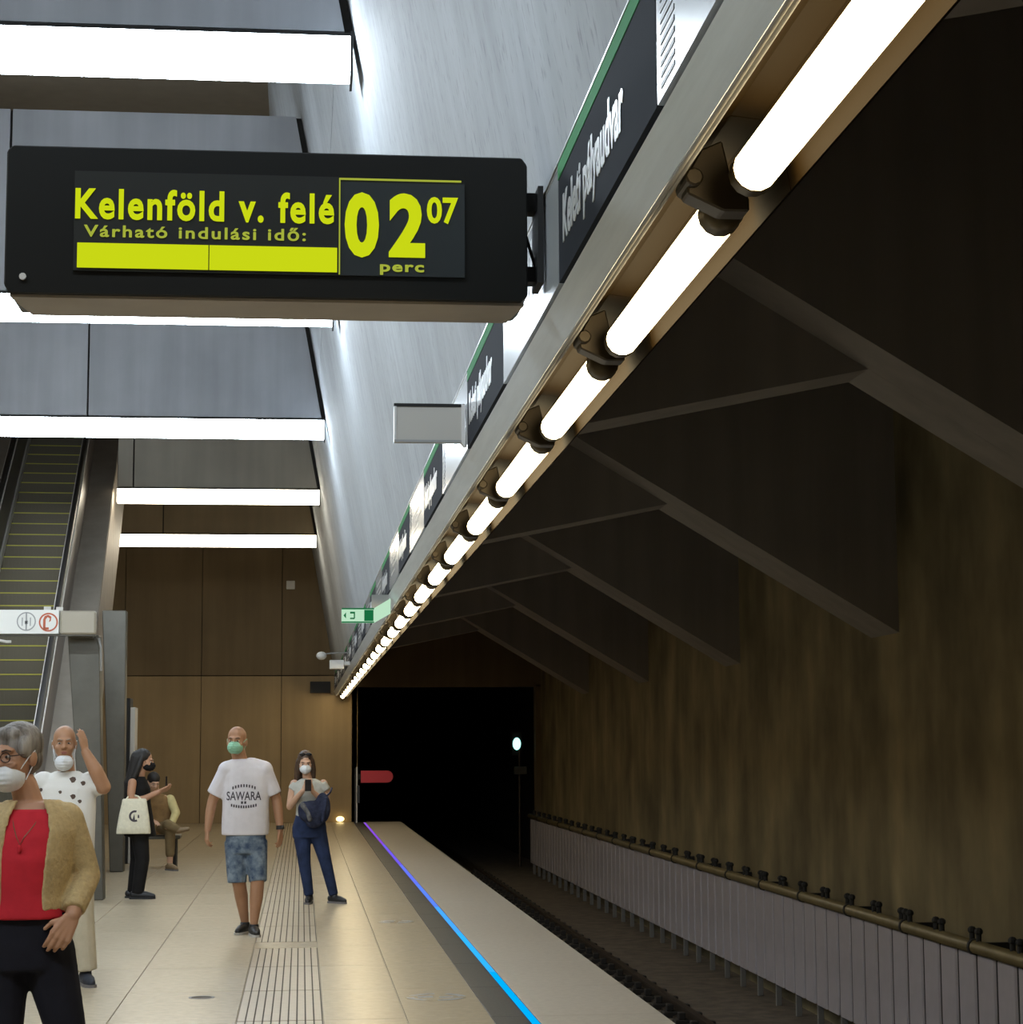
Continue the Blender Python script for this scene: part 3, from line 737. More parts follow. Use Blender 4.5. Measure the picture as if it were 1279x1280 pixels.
class Head:
    """a head at c; its local -y is where the face looks"""
    def __init__(s, c, yaw=0.0, pitch=0.0, k=1.0, roll=0.0):
        s.c = Vector(c); s.R = rot(yaw, pitch, roll); s.k = k
    def p(s, q): return s.c + s.R @ (Vector(q) * s.k)
    def e(s, mb, c, r): mb.ell(s.p(c), [x * s.k for x in r], s.R, 16, 11)
    def flesh(s, mb):
        s.e(mb, (0, .015, .035), (.076, .095, .085)); s.e(mb, (0, -.02, -.025), (.066, .076, .085)); s.e(mb, (0, -.034, -.070), (.050, .054, .045))
        s.e(mb, (0, -.068, -.098), (.026, .022, .019)); s.e(mb, (0, -.074, .024), (.054, .022, .013))
        mb.cap(s.p((0, -.092, .012)), s.p((0, -.112, -.026)), .009 * s.k, .014 * s.k)
        for x in (-1, 1):
            s.e(mb, (.076 * x, .012, -.012), (.012, .022, .034)); s.e(mb, (.040 * x, -.070, -.030), (.024, .018, .018)); s.e(mb, (.013 * x, -.103, -.030), (.010, .011, .009))
        s.e(mb, (0, -.092, -.060), (.022, .010, .006)); s.e(mb, (0, -.090, -.069), (.019, .010, .006))
    def features(s, par, lips=True, brow=None):
        for x in (-1, 1):
            w = MB(); s.e(w, (.031 * x, -.079, .000), (.013, .0125, .0062)); eo = w.build('eye', P['eye'], par, smooth=True)
            i = MB(); s.e(i, (.031 * x, -.0895, .000), (.006, .004, .0060)); i.build('iris', P['iris'], eo, smooth=True)
            b = MB(); b.tube([s.p((.014 * x, -.0955, .021)), s.p((.032 * x, -.0925, .0265)), s.p((.050 * x, -.082, .021))], [.0030 * s.k, .0036 * s.k, .0020 * s.k], 8); b.build('eyebrow', brow or P['brow'], par, smooth=True)
        if lips:
            l = MB(); s.e(l, (0, -.100, -.0605), (.023, .006, .0045)); s.e(l, (0, -.098, -.0685), (.019, .006, .005)); l.build('lips', P['lip'], par, smooth=True)
    def mask(s, par, m, low=0.0, voxel=.006):
        w = MB(); s.e(w, (0, -.048, -.052 - low), (.064, .090, .058))
        w.cap(s.p((0, -.112, -.012 - low)), s.p((0, -.125, -.036 - low)), .012 * s.k, .017 * s.k)
        inv = s.R.inverted()
        def trim(v):
            q = inv @ (v - s.c); t = (-.002 - low) * s.k
            if q.z > t: q.z = t
            if q.y > -.012: q.y = -.012
            # three soft pleats across the front
            if q.y < -.09 * s.k: q.y += .0025 * sin(q.z * 320)
            return s.c + s.R @ q
        o = w.skin('face_mask', m, par, voxel, 1, trim)
        for x in (-1, 1):
            g = MB(); g.tube([s.p((.058 * x, -.04, -.02 - low)), s.p((.078 * x, -.01, .010 - low * .4)), s.p((.084 * x, .016, .018)), s.p((.080 * x, .03, -.01)), s.p((.066 * x, -.02, -.075 - low * .6))], .0022, 5)
            g.build('ear_loop', m, o)
        return o

def hand(mb, wrist, d, n, curl=.35, thumb=1, k=1.0, spread=.012):
    """palm, four unequal bent fingers and a thumb; d along the hand, n out of the palm"""
    w = Vector(wrist); d = Vector(d).normalized(); n = Vector(n); n = (n - n.dot(d) * d).normalized(); s = d.cross(n) * thumb
    for i, (o, L) in enumerate(((.030, .070), (.010, .079), (-.011, .074), (-.031, .058))):
        kn = w + (d * (.088 - abs(o) * .25) + s * o) * k
        mb.cap(w + (d * .012 + s * o * .55) * k, kn, .0150 * k, .0125 * k, 8)
        p = kn; a = curl * (.6 + .12 * i); dirv = d + s * (o * spread * 20)
        for j, f in enumerate((.45, .32, .23)):
            ang = a * (j + .6)
            q = p + (dirv.normalized() * cos(ang) + n * sin(ang)) * L * f * k
            mb.cap(p, q, (.0092 - .0008 * j) * k, (.0086 - .0009 * j) * k, 8); p = q
    p = w + (d * .028 + s * .022) * k
    q = p + (d * .55 + s * .62 + n * .35).normalized() * .040 * k; mb.cap(p, q, .0135 * k, .0105 * k, 8)
    mb.cap(q, q + (d * .85 + s * .25 + n * .45).normalized() * .034 * k, .0100 * k, .0080 * k, 8)

def shoe(par, ankle, d, m, sole, k=1.0, name='shoe'):
    a = Vector(ankle); d = Vector((d[0], d[1], 0)).normalized(); s = Vector((-d.y, d.x, 0))
    w = MB()
    w.cap(Vector((a.x, a.y, .048)) - d * .045 * k, Vector((a.x, a.y, .040)) + d * .09 * k, .043 * k, .044 * k)
    w.cap(Vector((a.x, a.y, .040)) + d * .09 * k, Vector((a.x, a.y, .030)) + d * .165 * k, .044 * k, .030 * k)
    w.cap(Vector((a.x, a.y, .05)), Vector((a.x, a.y, .098)), .044 * k, .042 * k, flat=True)
    def flat(v): return Vector((v.x, v.y, max(v.z, .004)))
    o = w.skin(name, m, par, .008, 2, flat)
    q = MB(); pts = []
    for t, hw in ((-.088, .018), (-.07, .036), (-.02, .040), (.05, .041), (.11, .047), (.165, .038), (.192, .016)):
        pts.append((t * k, hw * k))
    ring_ = [Vector((a.x, a.y, 0)) + d * t + s * h for t, h in pts] + [Vector((a.x, a.y, 0)) + d * t - s * h for t, h in reversed(pts)]
    q.prism([(v.x, v.y) for v in ring_], 2, 0.0, .020); q.build('sole', sole, o)
    return o

def person(loc, label):
    return empty('person', loc, 0, label, 'person')

def drape(me_obj, target, out=.004):
    """lay flat lettering on a garment"""
    tm = target.data
    bv = BVHTree.FromPolygons([v.co.copy() for v in tm.vertices], [tuple(p.vertices) for p in tm.polygons])
    for v in me_obj.data.vertices:
        hit = bv.ray_cast(Vector((v.co.x, -2, v.co.z)), Vector((0, 1, 0)))
        v.co.y = (hit[0].y if hit[0] else 0) - out

# ---- walking man in white T-shirt and denim shorts
p = person((-.438, 17.84, 0), 'bald man in white printed T-shirt, denim shorts and mint mask walking towards us')
H = Head((-.128, -.02, 1.670), yaw=-.22, k=1.07)
mb = MB(); H.flesh(mb)
mb.limb([((-.085, .015, 1.45), .066), ((-.118, .005, 1.585), .064)])
mb.loft([(.80, -.04, 0, .16, .11), (1.1, -.045, 0, .17, .11), (1.38, -.045, 0, .18, .10), (1.46, -.05, 0, .13, .08)])
mb.limb([((-.215, 0, 1.42), .060), ((-.285, .012, 1.27), .054), ((-.335, .02, 1.15), .044), ((-.352, 0, 1.06), .043), ((-.372, -.03, .90), .029)])
mb.limb([((.115, 0, 1.42), .060), ((.18, .02, 1.27), .054), ((.222, .03, 1.16), .045), ((.238, .01, 1.06), .043), ((.257, -.02, .90), .030)])
hand(mb, (-.373, -.03, .895), (-.05, -.15, -1), (.9, .3, 0), .9, -1)
hand(mb, (.258, -.02, .895), (.0, -.12, -1), (-.8, .5, 0), .55, 1)
mb.limb([((-.12, 0, .80), .088), ((-.10, -.02, .47), .060), ((-.078, .06, .33), .060), ((-.045, .12, .10), .036)])
mb.limb([((.04, 0, .80), .088), ((.065, -.08, .47), .060), ((.058, -.09, .33), .059), ((.038, -.12, .10), .036)])
mb.skin('body', P['skin_tan'], p, .0075, 3)
H.features(p, lips=False); H.mask(p, P['mask_g'])
w = MB(); w.loft([(.855, -.048, 0, .205, .142), (.93, -.046, 0, .208, .145), (1.08, -.045, -.008, .203, .148), (1.25, -.045, 0, .205, .136), (1.37, -.045, 0, .212, .122), (1.44, -.048, 0, .185, .102), (1.485, -.06, .004, .128, .082), (1.515, -.075, .008, .082, .070)])
w.cap((-.20, 0, 1.42), (-.312, .014, 1.20), .086, .080, flat=True); w.cap((.10, 0, 1.42), (.192, .022, 1.20), .086, .080, flat=True)
w.ell((-.205, 0, 1.415), (.088, .092, .085)); w.ell((.105, 0, 1.415), (.088, .092, .085)); w.limb([((-.10, 0, 1.455), .075), ((-.205, 0, 1.42), .080)]); w.limb([((.0, 0, 1.455), .075), ((.105, 0, 1.42), .080)])
tee = w.skin('t_shirt', P['tee'], p, .010, 4)
def shirt_line(body, zc, h, wd, xc=-.058):
    me = text_mesh(body, h * 1.38, P['ink'], 0, .0015, width=wd); o = link('shirt_print', me, tee)
    for v in me.vertices: v.co = Vector((v.co.x - wd / 2 + xc, 0, v.co.y + zc))
    drape(o, tee, .004); return o
shirt_line('SAWARA', 1.160, .076, .30)
w = MB()
for k in range(9):
    a = (k - 4) / 4.0; w = MB().box(-.058 + a * .095 - .006, -.058 + a * .095 + .006, -.001, 0, 1.272 - .020 * a * a, 1.297 - .020 * a * a); drape(w.build('printed_letter', P['ink'], tee), tee, .004)
for k in range(11):
    a = (k - 5) / 5.0; w = MB().box(-.058 + a * .105 - .006, -.058 + a * .105 + .006, -.001, 0, 1.090 + .014 * a * a, 1.114 + .014 * a * a); drape(w.build('printed_letter', P['ink'], tee), tee, .004)
for x in (-.073, -.045): drape(MB().box(x - .009, x + .009, -.001, 0, 1.128, 1.150).build('printed_letter', P['ink'], tee), tee, .004)
w = MB(); w.loft([(.70, -.04, 0, .165, .125), (.80, -.04, 0, .175, .128), (.93, -.045, 0, .172, .120)])
w.cap((-.125, 0, .80), (-.112, -.02, .445), .105, .084, flat=True); w.cap((.045, 0, .80), (.070, -.075, .455), .105, .078, flat=True)
w.skin('denim_shorts', P['denim'], p, .010, 2)
shoe(p, (-.045, .12, .1), (-.35, -1, 0), P['shoe'], P['sole_w']); shoe(p, (.038, -.12, .1), (.18, -1, 0), P['shoe'], P['sole_w'])
o = empty('wrist_watch', (-.438 + .256, 17.84 - .02, .918), 0, 'black watch on the wrist of the man in the white T-shirt', 'watch')
MB().tube([(.002, -.002, -.017), (0, 0, .017)], [.037, .036], 14).build('strap', P['strap'], o)
MB().ell((.022, -.030, 0), (.016, .010, .018)).build('watch_case', P['strap'], o, smooth=True)

# ---- woman with the phone, blue jeans
p = person((.252, 21.28, 0), 'long-haired woman in pale top and blue jeans looking down at her phone')
H = Head((-.212, -.03, 1.455), yaw=.05, pitch=.22, k=.97)
mb = MB(); H.flesh(mb)
mb.limb([((-.18, .02, 1.24), .055), ((-.20, .0, 1.37), .046)])
mb.loft([(.74, -.155, 0, .15, .10), (.95, -.165, 0, .12, .085), (1.15, -.17, 0, .145, .09), (1.26, -.175, 0, .11, .07)])
mb.limb([((-.325, .0, 1.235), .046), ((-.352, .0, 1.12), .042), ((-.370, -.03, 1.00), .036), ((-.31, -.12, 1.08), .034), ((-.235, -.21, 1.165), .025)])
mb.limb([((-.02, .0, 1.235), .046), ((.005, .0, 1.12), .042), ((.012, -.04, 1.00), .036), ((-.05, -.13, 1.08), .034), ((-.130, -.21, 1.155), .025)])
hand(mb, (-.232, -.213, 1.170), (.35, -.25, .75), (.8, .5, -.2), .8, 1)
hand(mb, (-.133, -.213, 1.160), (-.30, -.25, .75), (-.8, .5, -.2), .8, -1)
mb.limb([((-.245, 0, .77), .080), ((-.215, -.02, .41), .052), ((-.165, 0, .09), .034)])
mb.limb([((-.085, 0, .77), .080), ((.005, -.02, .42), .052), ((.092, -.01, .09), .034)])
mb.skin('body', P['skin_pale'], p, .0075, 3)
H.features(p, lips=False); H.mask(p, P['mask_w'])
w = MB(); w.loft([(.90, -.16, 0, .150, .112), (1.0, -.165, 0, .140, .108), (1.12, -.17, -.004, .160, .118), (1.20, -.172, 0, .165, .105), (1.255, -.174, 0, .140, .085), (1.29, -.178, .005, .075, .06)])
w.cap((-.295, 0, 1.235), (-.335, 0, 1.165), .066, .064, flat=True); w.cap((-.05, 0, 1.235), (-.005, 0, 1.155), .068, .066, flat=True)
w.skin('top', P['grey_top'], p, .010, 3)
w = MB(); w.loft([(.68, -.165, .005, .175, .118), (.78, -.165, .005, .180, .120), (.88, -.16, .003, .155, .108), (.95, -.162, 0, .140, .100)])
w.cap((-.245, 0, .76), (-.215, -.02, .42), .098, .066); w.cap((-.215, -.02, .42), (-.163, .0, .085), .066, .050, flat=True)
w.cap((-.085, 0, .76), (.005, -.02, .43), .098, .066); w.cap((.005, -.02, .43), (.092, -.01, .085), .066, .050, flat=True)
w.skin('jeans', P['jeans'], p, .010, 3)
shoe(p, (-.163, 0, .1), (-.1, -1, 0), P['shoe'], P['sole'], .92); shoe(p, (.094, -.01, .1), (.75, -.75, 0), P['shoe'], P['sole'], .92)
w = MB(); H.e(w, (0, .024, .044), (.085, .100, .088))
for x in (-1, 1): w.limb([(H.p((.070 * x, .0, .02)), .032), (H.p((.084 * x, .005, -.08)), .034), (H.p((.088 * x, .02, -.19)), .028), (H.p((.085 * x, .02, -.26)), .014)])
w.cap(H.p((0, .08, .0)), H.p((0, .09, -.20)), .075, .06)
w.skin('hair', P['brown_hair'], p, .009, 2)
w = MB()
for x in (-1, 1): w.ell(H.p((.034 * x, -.052, .102)), (.030, .010, .020), H.R)
w.cap(H.p((-.01, -.055, .105)), H.p((.01, -.055, .105)), .004, .004)
o = w.build('sunglasses', P['phone'], None, smooth=True); o.location = (.252, 21.28, 0)
tag(o, 'dark sunglasses pushed up on the long-haired woman’s head', 'sunglasses')
o = MB().box(-.215, -.150, -.335, -.322, 1.165, 1.285).build('phone', P['phone'], None, bevel=.004); o.location = (.252, 21.28 + .012, 0)
tag(o, 'dark phone held in both hands by the woman in blue jeans', 'phone')
bg_ = empty('shoulder_bag', (.252, 21.28, .95), 0, 'dark blue bundle-like bag hanging in front of the woman in jeans', 'bag')
w = MB(); w.ell((-.14, -.205, .0), (.150, .070, .120)); w.ell((-.03, -.20, .04), (.085, .06, .16)); w.ell((-.22, -.20, .02), (.07, .055, .09)); w.ell((-.12, -.20, -.10), (.09, .05, .07))
w.skin('bag_body', P['bagblue'], bg_, .012, 3)
MB().tube([(.0, -.20, .15), (.052, -.13, .20), (.066, -.03, .24)], .009, 6).build('strap', P['bagblue'], bg_)
w = MB(); w.limb([((-.235, -.235, .07), .030), ((-.185, -.262, .0), .024), ((-.16, -.262, -.075), .026)]); w.skin('folded_edge', P['bagfold'], bg_, .008, 2)
w = MB(); w.limb([((.005, -.235, .13), .026), ((-.015, -.258, .02), .022), ((-.03, -.250, -.09), .018)]); w.skin('folded_edge', P['bagblue'], bg_, .008, 2)

# ---- woman in black with tote bag, in profile towards the track
p = person((-1.704, 22.3, 0), 'dark-haired woman in sleeveless black with a white tote bag on her arm')
H = Head((-.005, 0, 1.482), yaw=pi / 2 - .1, pitch=.20, k=.98)
mb = MB(); H.flesh(mb)
mb.limb([((-.055, .01, 1.26), .052), ((-.03, .0, 1.39), .046)])
mb.loft([(.74, -.055, .02, .105, .14), (1.0, -.055, .02, .09, .12), (1.2, -.06, .02, .09, .14), (1.28, -.06, .02, .07, .10)])
mb.limb([((-.115, -.145, 1.245), .048), ((-.125, -.16, 1.13), .044), ((-.115, -.165, 1.045), .038), ((.02, -.15, 1.075), .036), ((.165, -.115, 1.145), .026)])
mb.limb([((-.07, .175, 1.245), .046), ((-.07, .19, 1.05), .036), ((.03, .12, 1.09), .034), ((.165, .02, 1.14), .026)])
hand(mb, (.168, -.112, 1.148), (1, .25, .38), (-.2, .5, .8), .45, -1)
hand(mb, (.168, .018, 1.143), (1, -.15, .38), (-.2, -.5, .8), .6, 1)
mb.limb([((-.04, -.08, .74), .080), ((.0, -.08, .42), .052), ((-.045, -.08, .09), .036)])
mb.limb([((-.06, .09, .74), .080), ((-.07, .10, .42), .052), ((-.11, .11, .09), .036)])
mb.skin('body', P['skin'], p, .0075, 3)
H.features(p, lips=False); H.mask(p, P['blackc'])
w = MB(); w.loft([(.665, -.035, .02, .175, .17), (.85, -.045, .02, .150, .165), (1.02, -.052, .02, .125, .15), (1.18, -.055, .02, .122, .158), (1.25, -.06, .02, .095, .135), (1.31, -.058, .015, .062, .07)])
w.skin('tunic', P['blackc'], p, .010, 3)
w = MB(); w.loft([(.66, -.045, .01, .125, .15), (.80, -.045, .01, .125, .15)])
w.cap((-.04, -.075, .74), (.0, -.08, .42), .100, .078); w.cap((.0, -.08, .42), (-.045, -.08, .06), .078, .066, flat=True)
w.cap((-.06, .09, .74), (-.07, .10, .42), .098, .076); w.cap((-.07, .10, .42), (-.11, .11, .06), .076, .064, flat=True)
w.skin('trousers', P['blackc'], p, .010, 3)
shoe(p, (-.045, -.08, .1), (1, -.1, 0), P['shoe'], P['shoe']); shoe(p, (-.11, .11, .1), (1, .1, 0), P['shoe'], P['shoe'])
w = MB(); H.e(w, (0, .026, .042), (.086, .100, .090)); w.cap(H.p((0, .07, .02)), (-.14, .01, 1.22), .085, .075); w.cap((-.14, .01, 1.24), (-.165, .02, 1.02), .078, .05)
for x in (-1, 1): w.limb([(H.p((.072 * x, .02, .02)), .032), (H.p((.082 * x, .03, -.08)), .034), (H.p((.088 * x, .05, -.20)), .03)])
w.skin('hair', P['dark_hair'], p, .009, 2)
t = empty('tote_bag', (-1.704 - .09, 22.3 - .20, .70), 0, 'white canvas tote bag with a small printed motif hanging from a bent arm', 'bag')
w = MB(); secs = [(0.0, 0, 0, .185, .045), (.06, 0, 0, .180, .06), (.2, .002, 0, .160, .055), (.33, .004, 0, .135, .035), (.375, .004, 0, .130, .018)]
w.loft(secs, 24, power=3.2); tb_ = w.skin('bag_body', P['tote'], t, .009, 2)
MB().tube([(-.09, .0, .36), (-.06, .02, .40), (-.02, .035, .415), (.04, .02, .40), (.08, .0, .36)], .010, 6).build('handle', P['tote'], t)
mk = MB()
for k in range(14):
    A, B = radians(70 + 230 * k / 14), radians(70 + 230 * (k + 1) / 14)
    mk.add([(.015 + r * cos(a), 0, .19 + r * sin(a)) for a in (A, B) for r in (.040, .062)], [(0, 1, 3, 2)])
mk.add([(.045, 0, .17), (.065, 0, .17), (.060, 0, .205), (.048, 0, .205)], [(0, 1, 2, 3)]).add([(-.01, 0, .15), (.02, 0, .145), (.01, 0, .215)], [(0, 1, 2)])
drape(mk.build('printed_motif', P['ink'], tb_), tb_, .003)
o = MB().box(.235, .249, -.07, .0, 1.185, 1.31).build('phone', P['phone'], None, bevel=.004); o.location = (-1.704, 22.3, 0); tag(o, 'dark phone in the hands of the woman in black', 'phone')

# ---- seated person on the bench
p = person((-1.74, 27.53, 0), 'dark-haired person in tan shirt sitting on the bench with one leg crossed')
H = Head((-.235, -.06, 1.17), yaw=.45, pitch=.45, k=.98)
mb = MB(); H.flesh(mb); mb.limb([((-.19, .06, .98), .055), ((-.22, -.01, 1.09), .048)])
mb.loft([(.46, -.15, .20, .15, .11), (.7, -.15, .16, .14, .10), (.9, -.165, .10, .15, .09), (.99, -.18, .07, .11, .07)])
mb.limb([((-.34, .07, .94), .05), ((-.36, .02, .74), .038), ((-.24, -.16, .66), .028)])
mb.limb([((-.01, .07, .94), .05), ((.06, .0, .76), .040), ((.02, -.20, .62), .028)])
hand(mb, (-.24, -.16, .66), (.6, -.6, -.2), (.2, -.2, -.9), .6, 1); hand(mb, (.02, -.20, .62), (-.4, -.8, -.2), (0, -.2, -.9), .6, -1)
mb.limb([((-.14, .15, .56), .085), ((.005, -.22, .52), .058), ((.005, -.18, .09), .038)])
mb.limb([((-.05, .15, .55), .085), ((-.02, -.27, .60), .058), ((.13, -.30, .53), .042)])
mb.skin('body', P['skin_pale'], p, .009, 3); H.features(p, lips=False)
w = MB(); w.loft([(.46, -.15, .19, .170, .135), (.70, -.15, .15, .160, .125), (.86, -.16, .10, .172, .115), (.94, -.17, .08, .150, .10), (1.01, -.185, .05, .07, .06)])
w.skin('shirt', P['tan_top'], p, .011, 3)
w = MB(); w.limb([((-.02, .07, .93), .068), ((.065, .0, .755), .058), ((.025, -.18, .63), .048)])
w.skin('sleeve', P['pale_sleeve'], p, .011, 2)
w = MB(); w.limb([((-.34, .07, .93), .066), ((-.365, .02, .75), .056), ((-.27, -.12, .68), .046)])
w.skin('sleeve', P['pale_sleeve'], p, .011, 2)
w = MB(); w.ell((-.13, .17, .548), (.175, .14, .085)); w.limb([((-.14, .15, .562), .098), ((.005, -.22, .52), .074), ((.005, -.185, .22), .062)])
w.limb([((-.05, .15, .565), .098), ((-.02, -.27, .60), .072), ((.10, -.30, .55), .058)])
w.skin('trousers', P['tan_trousers'], p, .011, 2)
shoe(p, (.005, -.18, .09), (.55, -.85, 0), P['shoe_t'], P['sole'])
w = MB(); w.cap((.11, -.31, .53), (.24, -.34, .55), .042, .032); w.skin('shoe', P['shoe_t'], p, .009, 2)
w = MB(); H.e(w, (0, .02, .044), (.086, .104, .090)); H.e(w, (0, .05, -.01), (.08, .07, .07)); w.skin('hair', P['dark_hair'], p, .010, 2)

# ---- woman in red with the beige cardigan, closest
p = person((-1.05, 8.06, 0), 'grey-haired woman in red top, beige cardigan and dark trousers, closest of the passengers')
H = Head((-.062, -.02, 1.580), yaw=-.58, pitch=.06)
mb = MB(); H.flesh(mb)
mb.limb([((.0, .03, 1.34), .062), ((-.035, .015, 1.47), .052)])
mb.loft([(.84, 0, 0, .16, .11), (1.05, 0, 0, .15, .11), (1.28, 0, 0, .155, .10), (1.36, 0, .01, .12, .08), (1.40, 0, .015, .07, .06)])
mb.limb([((.150, .01, 1.335), .05), ((.210, .03, 1.12), .044), ((.206, -.03, 1.06), .042), ((.182, -.125, .972), .030)])
mb.limb([((-.155, .01, 1.335), .05), ((-.20, .03, 1.10), .042), ((-.18, -.06, .93), .030)])
hand(mb, (.180, -.132, .968), (-.46, -.16, -.82), (-.2, .95, -.1), .70, -1, 1.08); hand(mb, (-.18, -.06, .925), (.05, -.15, -1), (.9, .1, 0), .6, -1)
mb.limb([((.06, 0, .82), .09), ((.175, -.02, .46), .06), ((.23, .0, .09), .04)]); mb.limb([((-.09, 0, .82), .09), ((-.085, -.02, .46), .06), ((-.07, 0, .09), .04)])
mb.skin('body', P['skin'], p, .0048, 3)
H.features(p, lips=False); H.mask(p, P['mask_w'], .030, .005)
def neckline(v): return v
w = MB(); w.loft([(.955, -.010, -.012, .166, .142), (1.05, -.013, -.012, .150, .140), (1.18, -.008, -.020, .156, .148), (1.27, .0, -.014, .160, .134), (1.325, .002, -.002, .142, .110), (1.352, .003, .004, .126, .094), (1.372, .004, .008, .108, .084)])
red = w.skin('red_top', P['red'], p, .008, 4)
w = MB(); w.loft([(.76, -.015, 0, .170, .125), (.85, -.015, 0, .176, .128), (.98, 0, -.003, .166, .128)])
w.cap((.072, 0, .83), (.170, -.02, .46), .108, .072); w.cap((.170, -.02, .46), (.225, .0, .07), .072, .062, flat=True)
w.cap((-.095, 0, .83), (-.085, -.02, .46), .108, .072); w.cap((-.085, -.02, .46), (-.07, 0, .07), .072, .062, flat=True)
w.skin('trousers', P['navy'], p, .010, 3)
shoe(p, (.226, 0, .1), (.3, -1, 0), P['shoe'], P['sole'], .95); shoe(p, (-.07, 0, .1), (-.15, -1, 0), P['shoe'], P['sole'], .95)
secs = [(.985, -.014, 0, .158, .150), (1.05, -.014, 0, .154, .150), (1.18, -.008, -.006, .162, .156), (1.29, .002, 0, .168, .142), (1.345, .003, .006, .145, .116), (1.385, .004, .012, .112, .094), (1.41, .004, .014, .086, .074)]
w = MB(); w.arc_shell(secs, radians(-62), radians(243), .016, 30)
w.limb([((.135, .008, 1.330), .070), ((.188, .026, 1.20), .058), ((.218, .030, 1.11), .052), ((.204, -.035, 1.055), .048)]); w.cap((.204, -.035, 1.06), (.184, -.115, .990), .050, .044, flat=True)
w.limb([((-.150, .008, 1.335), .070), ((-.200, .026, 1.20), .064), ((-.212, .030, 1.10), .058)]); w.cap((-.212, .030, 1.10), (-.185, -.045, .96), .058, .050, flat=True)
w.skin('cardigan', P['cardigan'], p, .009, 3)
w = MB(); H.e(w, (0, .024, .044), (.088, .104, .090)); H.e(w, (.0, .050, -.015), (.080, .066, .068)); H.e(w, (0, -.040, .085), (.062, .044, .032))
H.e(w, (.068, -.015, .035), (.020, .045, .045)); H.e(w, (-.068, -.015, .035), (.020, .045, .045))
w.skin('hair', P['grey_hair'], p, .007, 2)
g = empty('spectacles', (-1.05, 8.06, 0), 0, 'thin dark spectacles on the grey-haired woman’s face', 'glasses')
for x in (-1, 1):
    MB().tube([H.p((.034 * x + .024 * cos(radians(a)), -.100 + .004 * abs(sin(radians(a))), -.002 + .019 * sin(radians(a)))) for a in range(0, 361, 30)], .0022, 5, False).build('rim', P['glass'], g)
    MB().tube([H.p((.058 * x, -.098, .004)), H.p((.074 * x, -.05, .006)), H.p((.082 * x, .015, .004))], .0022, 5).build('temple_arm', P['glass'], g)
MB().tube([H.p((-.011, -.102, .002)), H.p((0, -.108, .006)), H.p((.011, -.102, .002))], .002, 5).build('bridge', P['glass'], g)
nk = empty('necklace', (-1.05, 8.06, 0), 0, 'thin necklace with a small drop pendant over the red top', 'necklace')
bv = BVHTree.FromPolygons([v.co.copy() for v in red.data.vertices], [tuple(q.vertices) for q in red.data.polygons])
def onred(x, z):
    h_ = bv.ray_cast(Vector((x, -2, z)), Vector((0, 1, 0))); return (x, (h_[0].y if h_[0] else -.07) - .003, z)
MB().tube([(-.075, .0, 1.40), (-.068, -.055, 1.375), onred(-.05, 1.31), onred(-.035, 1.27), onred(-.02, 1.24), onred(-.005, 1.27), onred(.025, 1.31), (.06, -.055, 1.375), (.075, .0, 1.40)], .0022, 5).build('chain', P['gold'], nk)
q = onred(-.02, 1.225); MB().ell((q[0], q[1] - .006, q[2]), (.009, .007, .016)).build('pendant', P['red'], nk, smooth=True)

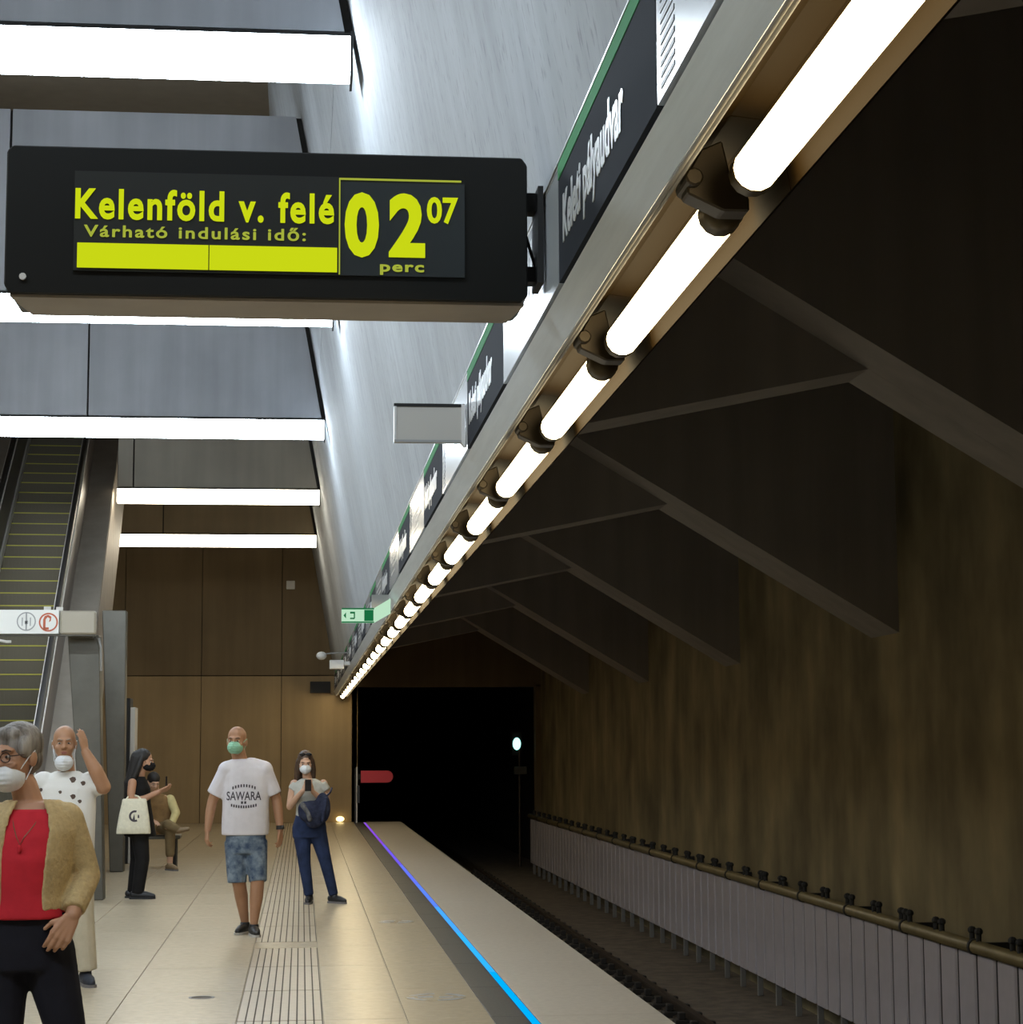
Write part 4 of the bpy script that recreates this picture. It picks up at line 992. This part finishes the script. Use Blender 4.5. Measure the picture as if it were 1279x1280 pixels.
# ---- bald man behind her with raised hand
p = person((-1.616, 14.21, 0), 'balding man in pale printed shirt behind the cardigan, one hand raised to his head')
H = Head((-.018, -.02, 1.648), yaw=.10, pitch=.02)
mb = MB(); H.flesh(mb); mb.limb([((0, .02, 1.40), .062), ((-.01, .005, 1.54), .054)])
mb.loft([(.82, 0, 0, .17, .12), (1.1, 0, 0, .17, .13), (1.33, 0, 0, .17, .11), (1.42, 0, .01, .12, .08)])
mb.limb([((.165, .0, 1.375), .055), ((.215, -.03, 1.355), .054), ((.258, -.06, 1.345), .052), ((.205, -.09, 1.46), .050), ((.135, -.09, 1.585), .032)])
mb.limb([((-.165, .0, 1.375), .055), ((-.215, .02, 1.12), .044), ((-.20, -.06, .90), .030)])
hand(mb, (.133, -.09, 1.590), (-.20, -.05, 1), (-.8, .5, 0), .30, -1, 1.0, .02); hand(mb, (-.20, -.06, .895), (0, -.15, -1), (.9, .1, 0), .6, -1)
mb.limb([((.09, 0, .82), .09), ((.12, -.02, .48), .06), ((.155, .0, .09), .04)]); mb.limb([((-.09, 0, .82), .09), ((-.13, -.02, .48), .06), ((-.165, 0, .09), .04)])
mb.skin('body', P['skin_tan'], p, .0075, 3); H.features(p, brow=P['white_hair'])
H.mask(p, P['mask_w'], .082)
w = MB(); w.loft([(.84, 0, 0, .20, .145), (1.0, 0, -.01, .20, .155), (1.2, 0, -.005, .205, .145), (1.34, 0, 0, .20, .122), (1.40, 0, .005, .16, .10), (1.455, 0, .012, .085, .072)])
w.cap((.13, 0, 1.375), (.255, -.03, 1.352), .080, .070, flat=True); w.cap((-.155, 0, 1.375), (-.205, .015, 1.17), .080, .070, flat=True)
w.ell((.155, 0, 1.375), (.085, .088, .075)); w.ell((-.155, 0, 1.375), (.085, .088, .080)); sh = w.skin('printed_shirt', P['print'], p, .010, 3)
w = MB()
for k in range(26):
    x = random.uniform(-.18, .18); z = random.uniform(.9, 1.40); r = random.uniform(.010, .024)
    w = MB().add([(x + r * cos(a) * (1 + .3 * sin(3 * a)), 0, z + r * sin(a)) for a in [2 * pi * j / 7 for j in range(7)]], [tuple(range(7))])
    drape(w.build('printed_flower', P['brow'], sh), sh, .003)
w = MB(); w.loft([(.74, 0, 0, .185, .135), (.92, 0, 0, .185, .135)])
w.cap((.09, 0, .82), (.12, -.02, .48), .112, .088); w.cap((.12, -.02, .48), (.155, 0, .10), .088, .080, flat=True)
w.cap((-.09, 0, .82), (-.13, -.02, .48), .112, .088); w.cap((-.13, -.02, .48), (-.165, 0, .10), .088, .080, flat=True)
w.skin('trousers', P['cream'], p, .010, 3)
shoe(p, (.155, 0, .1), (.35, -1, 0), P['tan_shoe2'], P['sole']); shoe(p, (-.165, 0, .1), (.10, -1, 0), P['tan_shoe2'], P['sole'])
w = MB(); H.e(w, (0, .040, .002), (.080, .082, .050)); w.skin('hair', P['white_hair'], p, .008, 2)
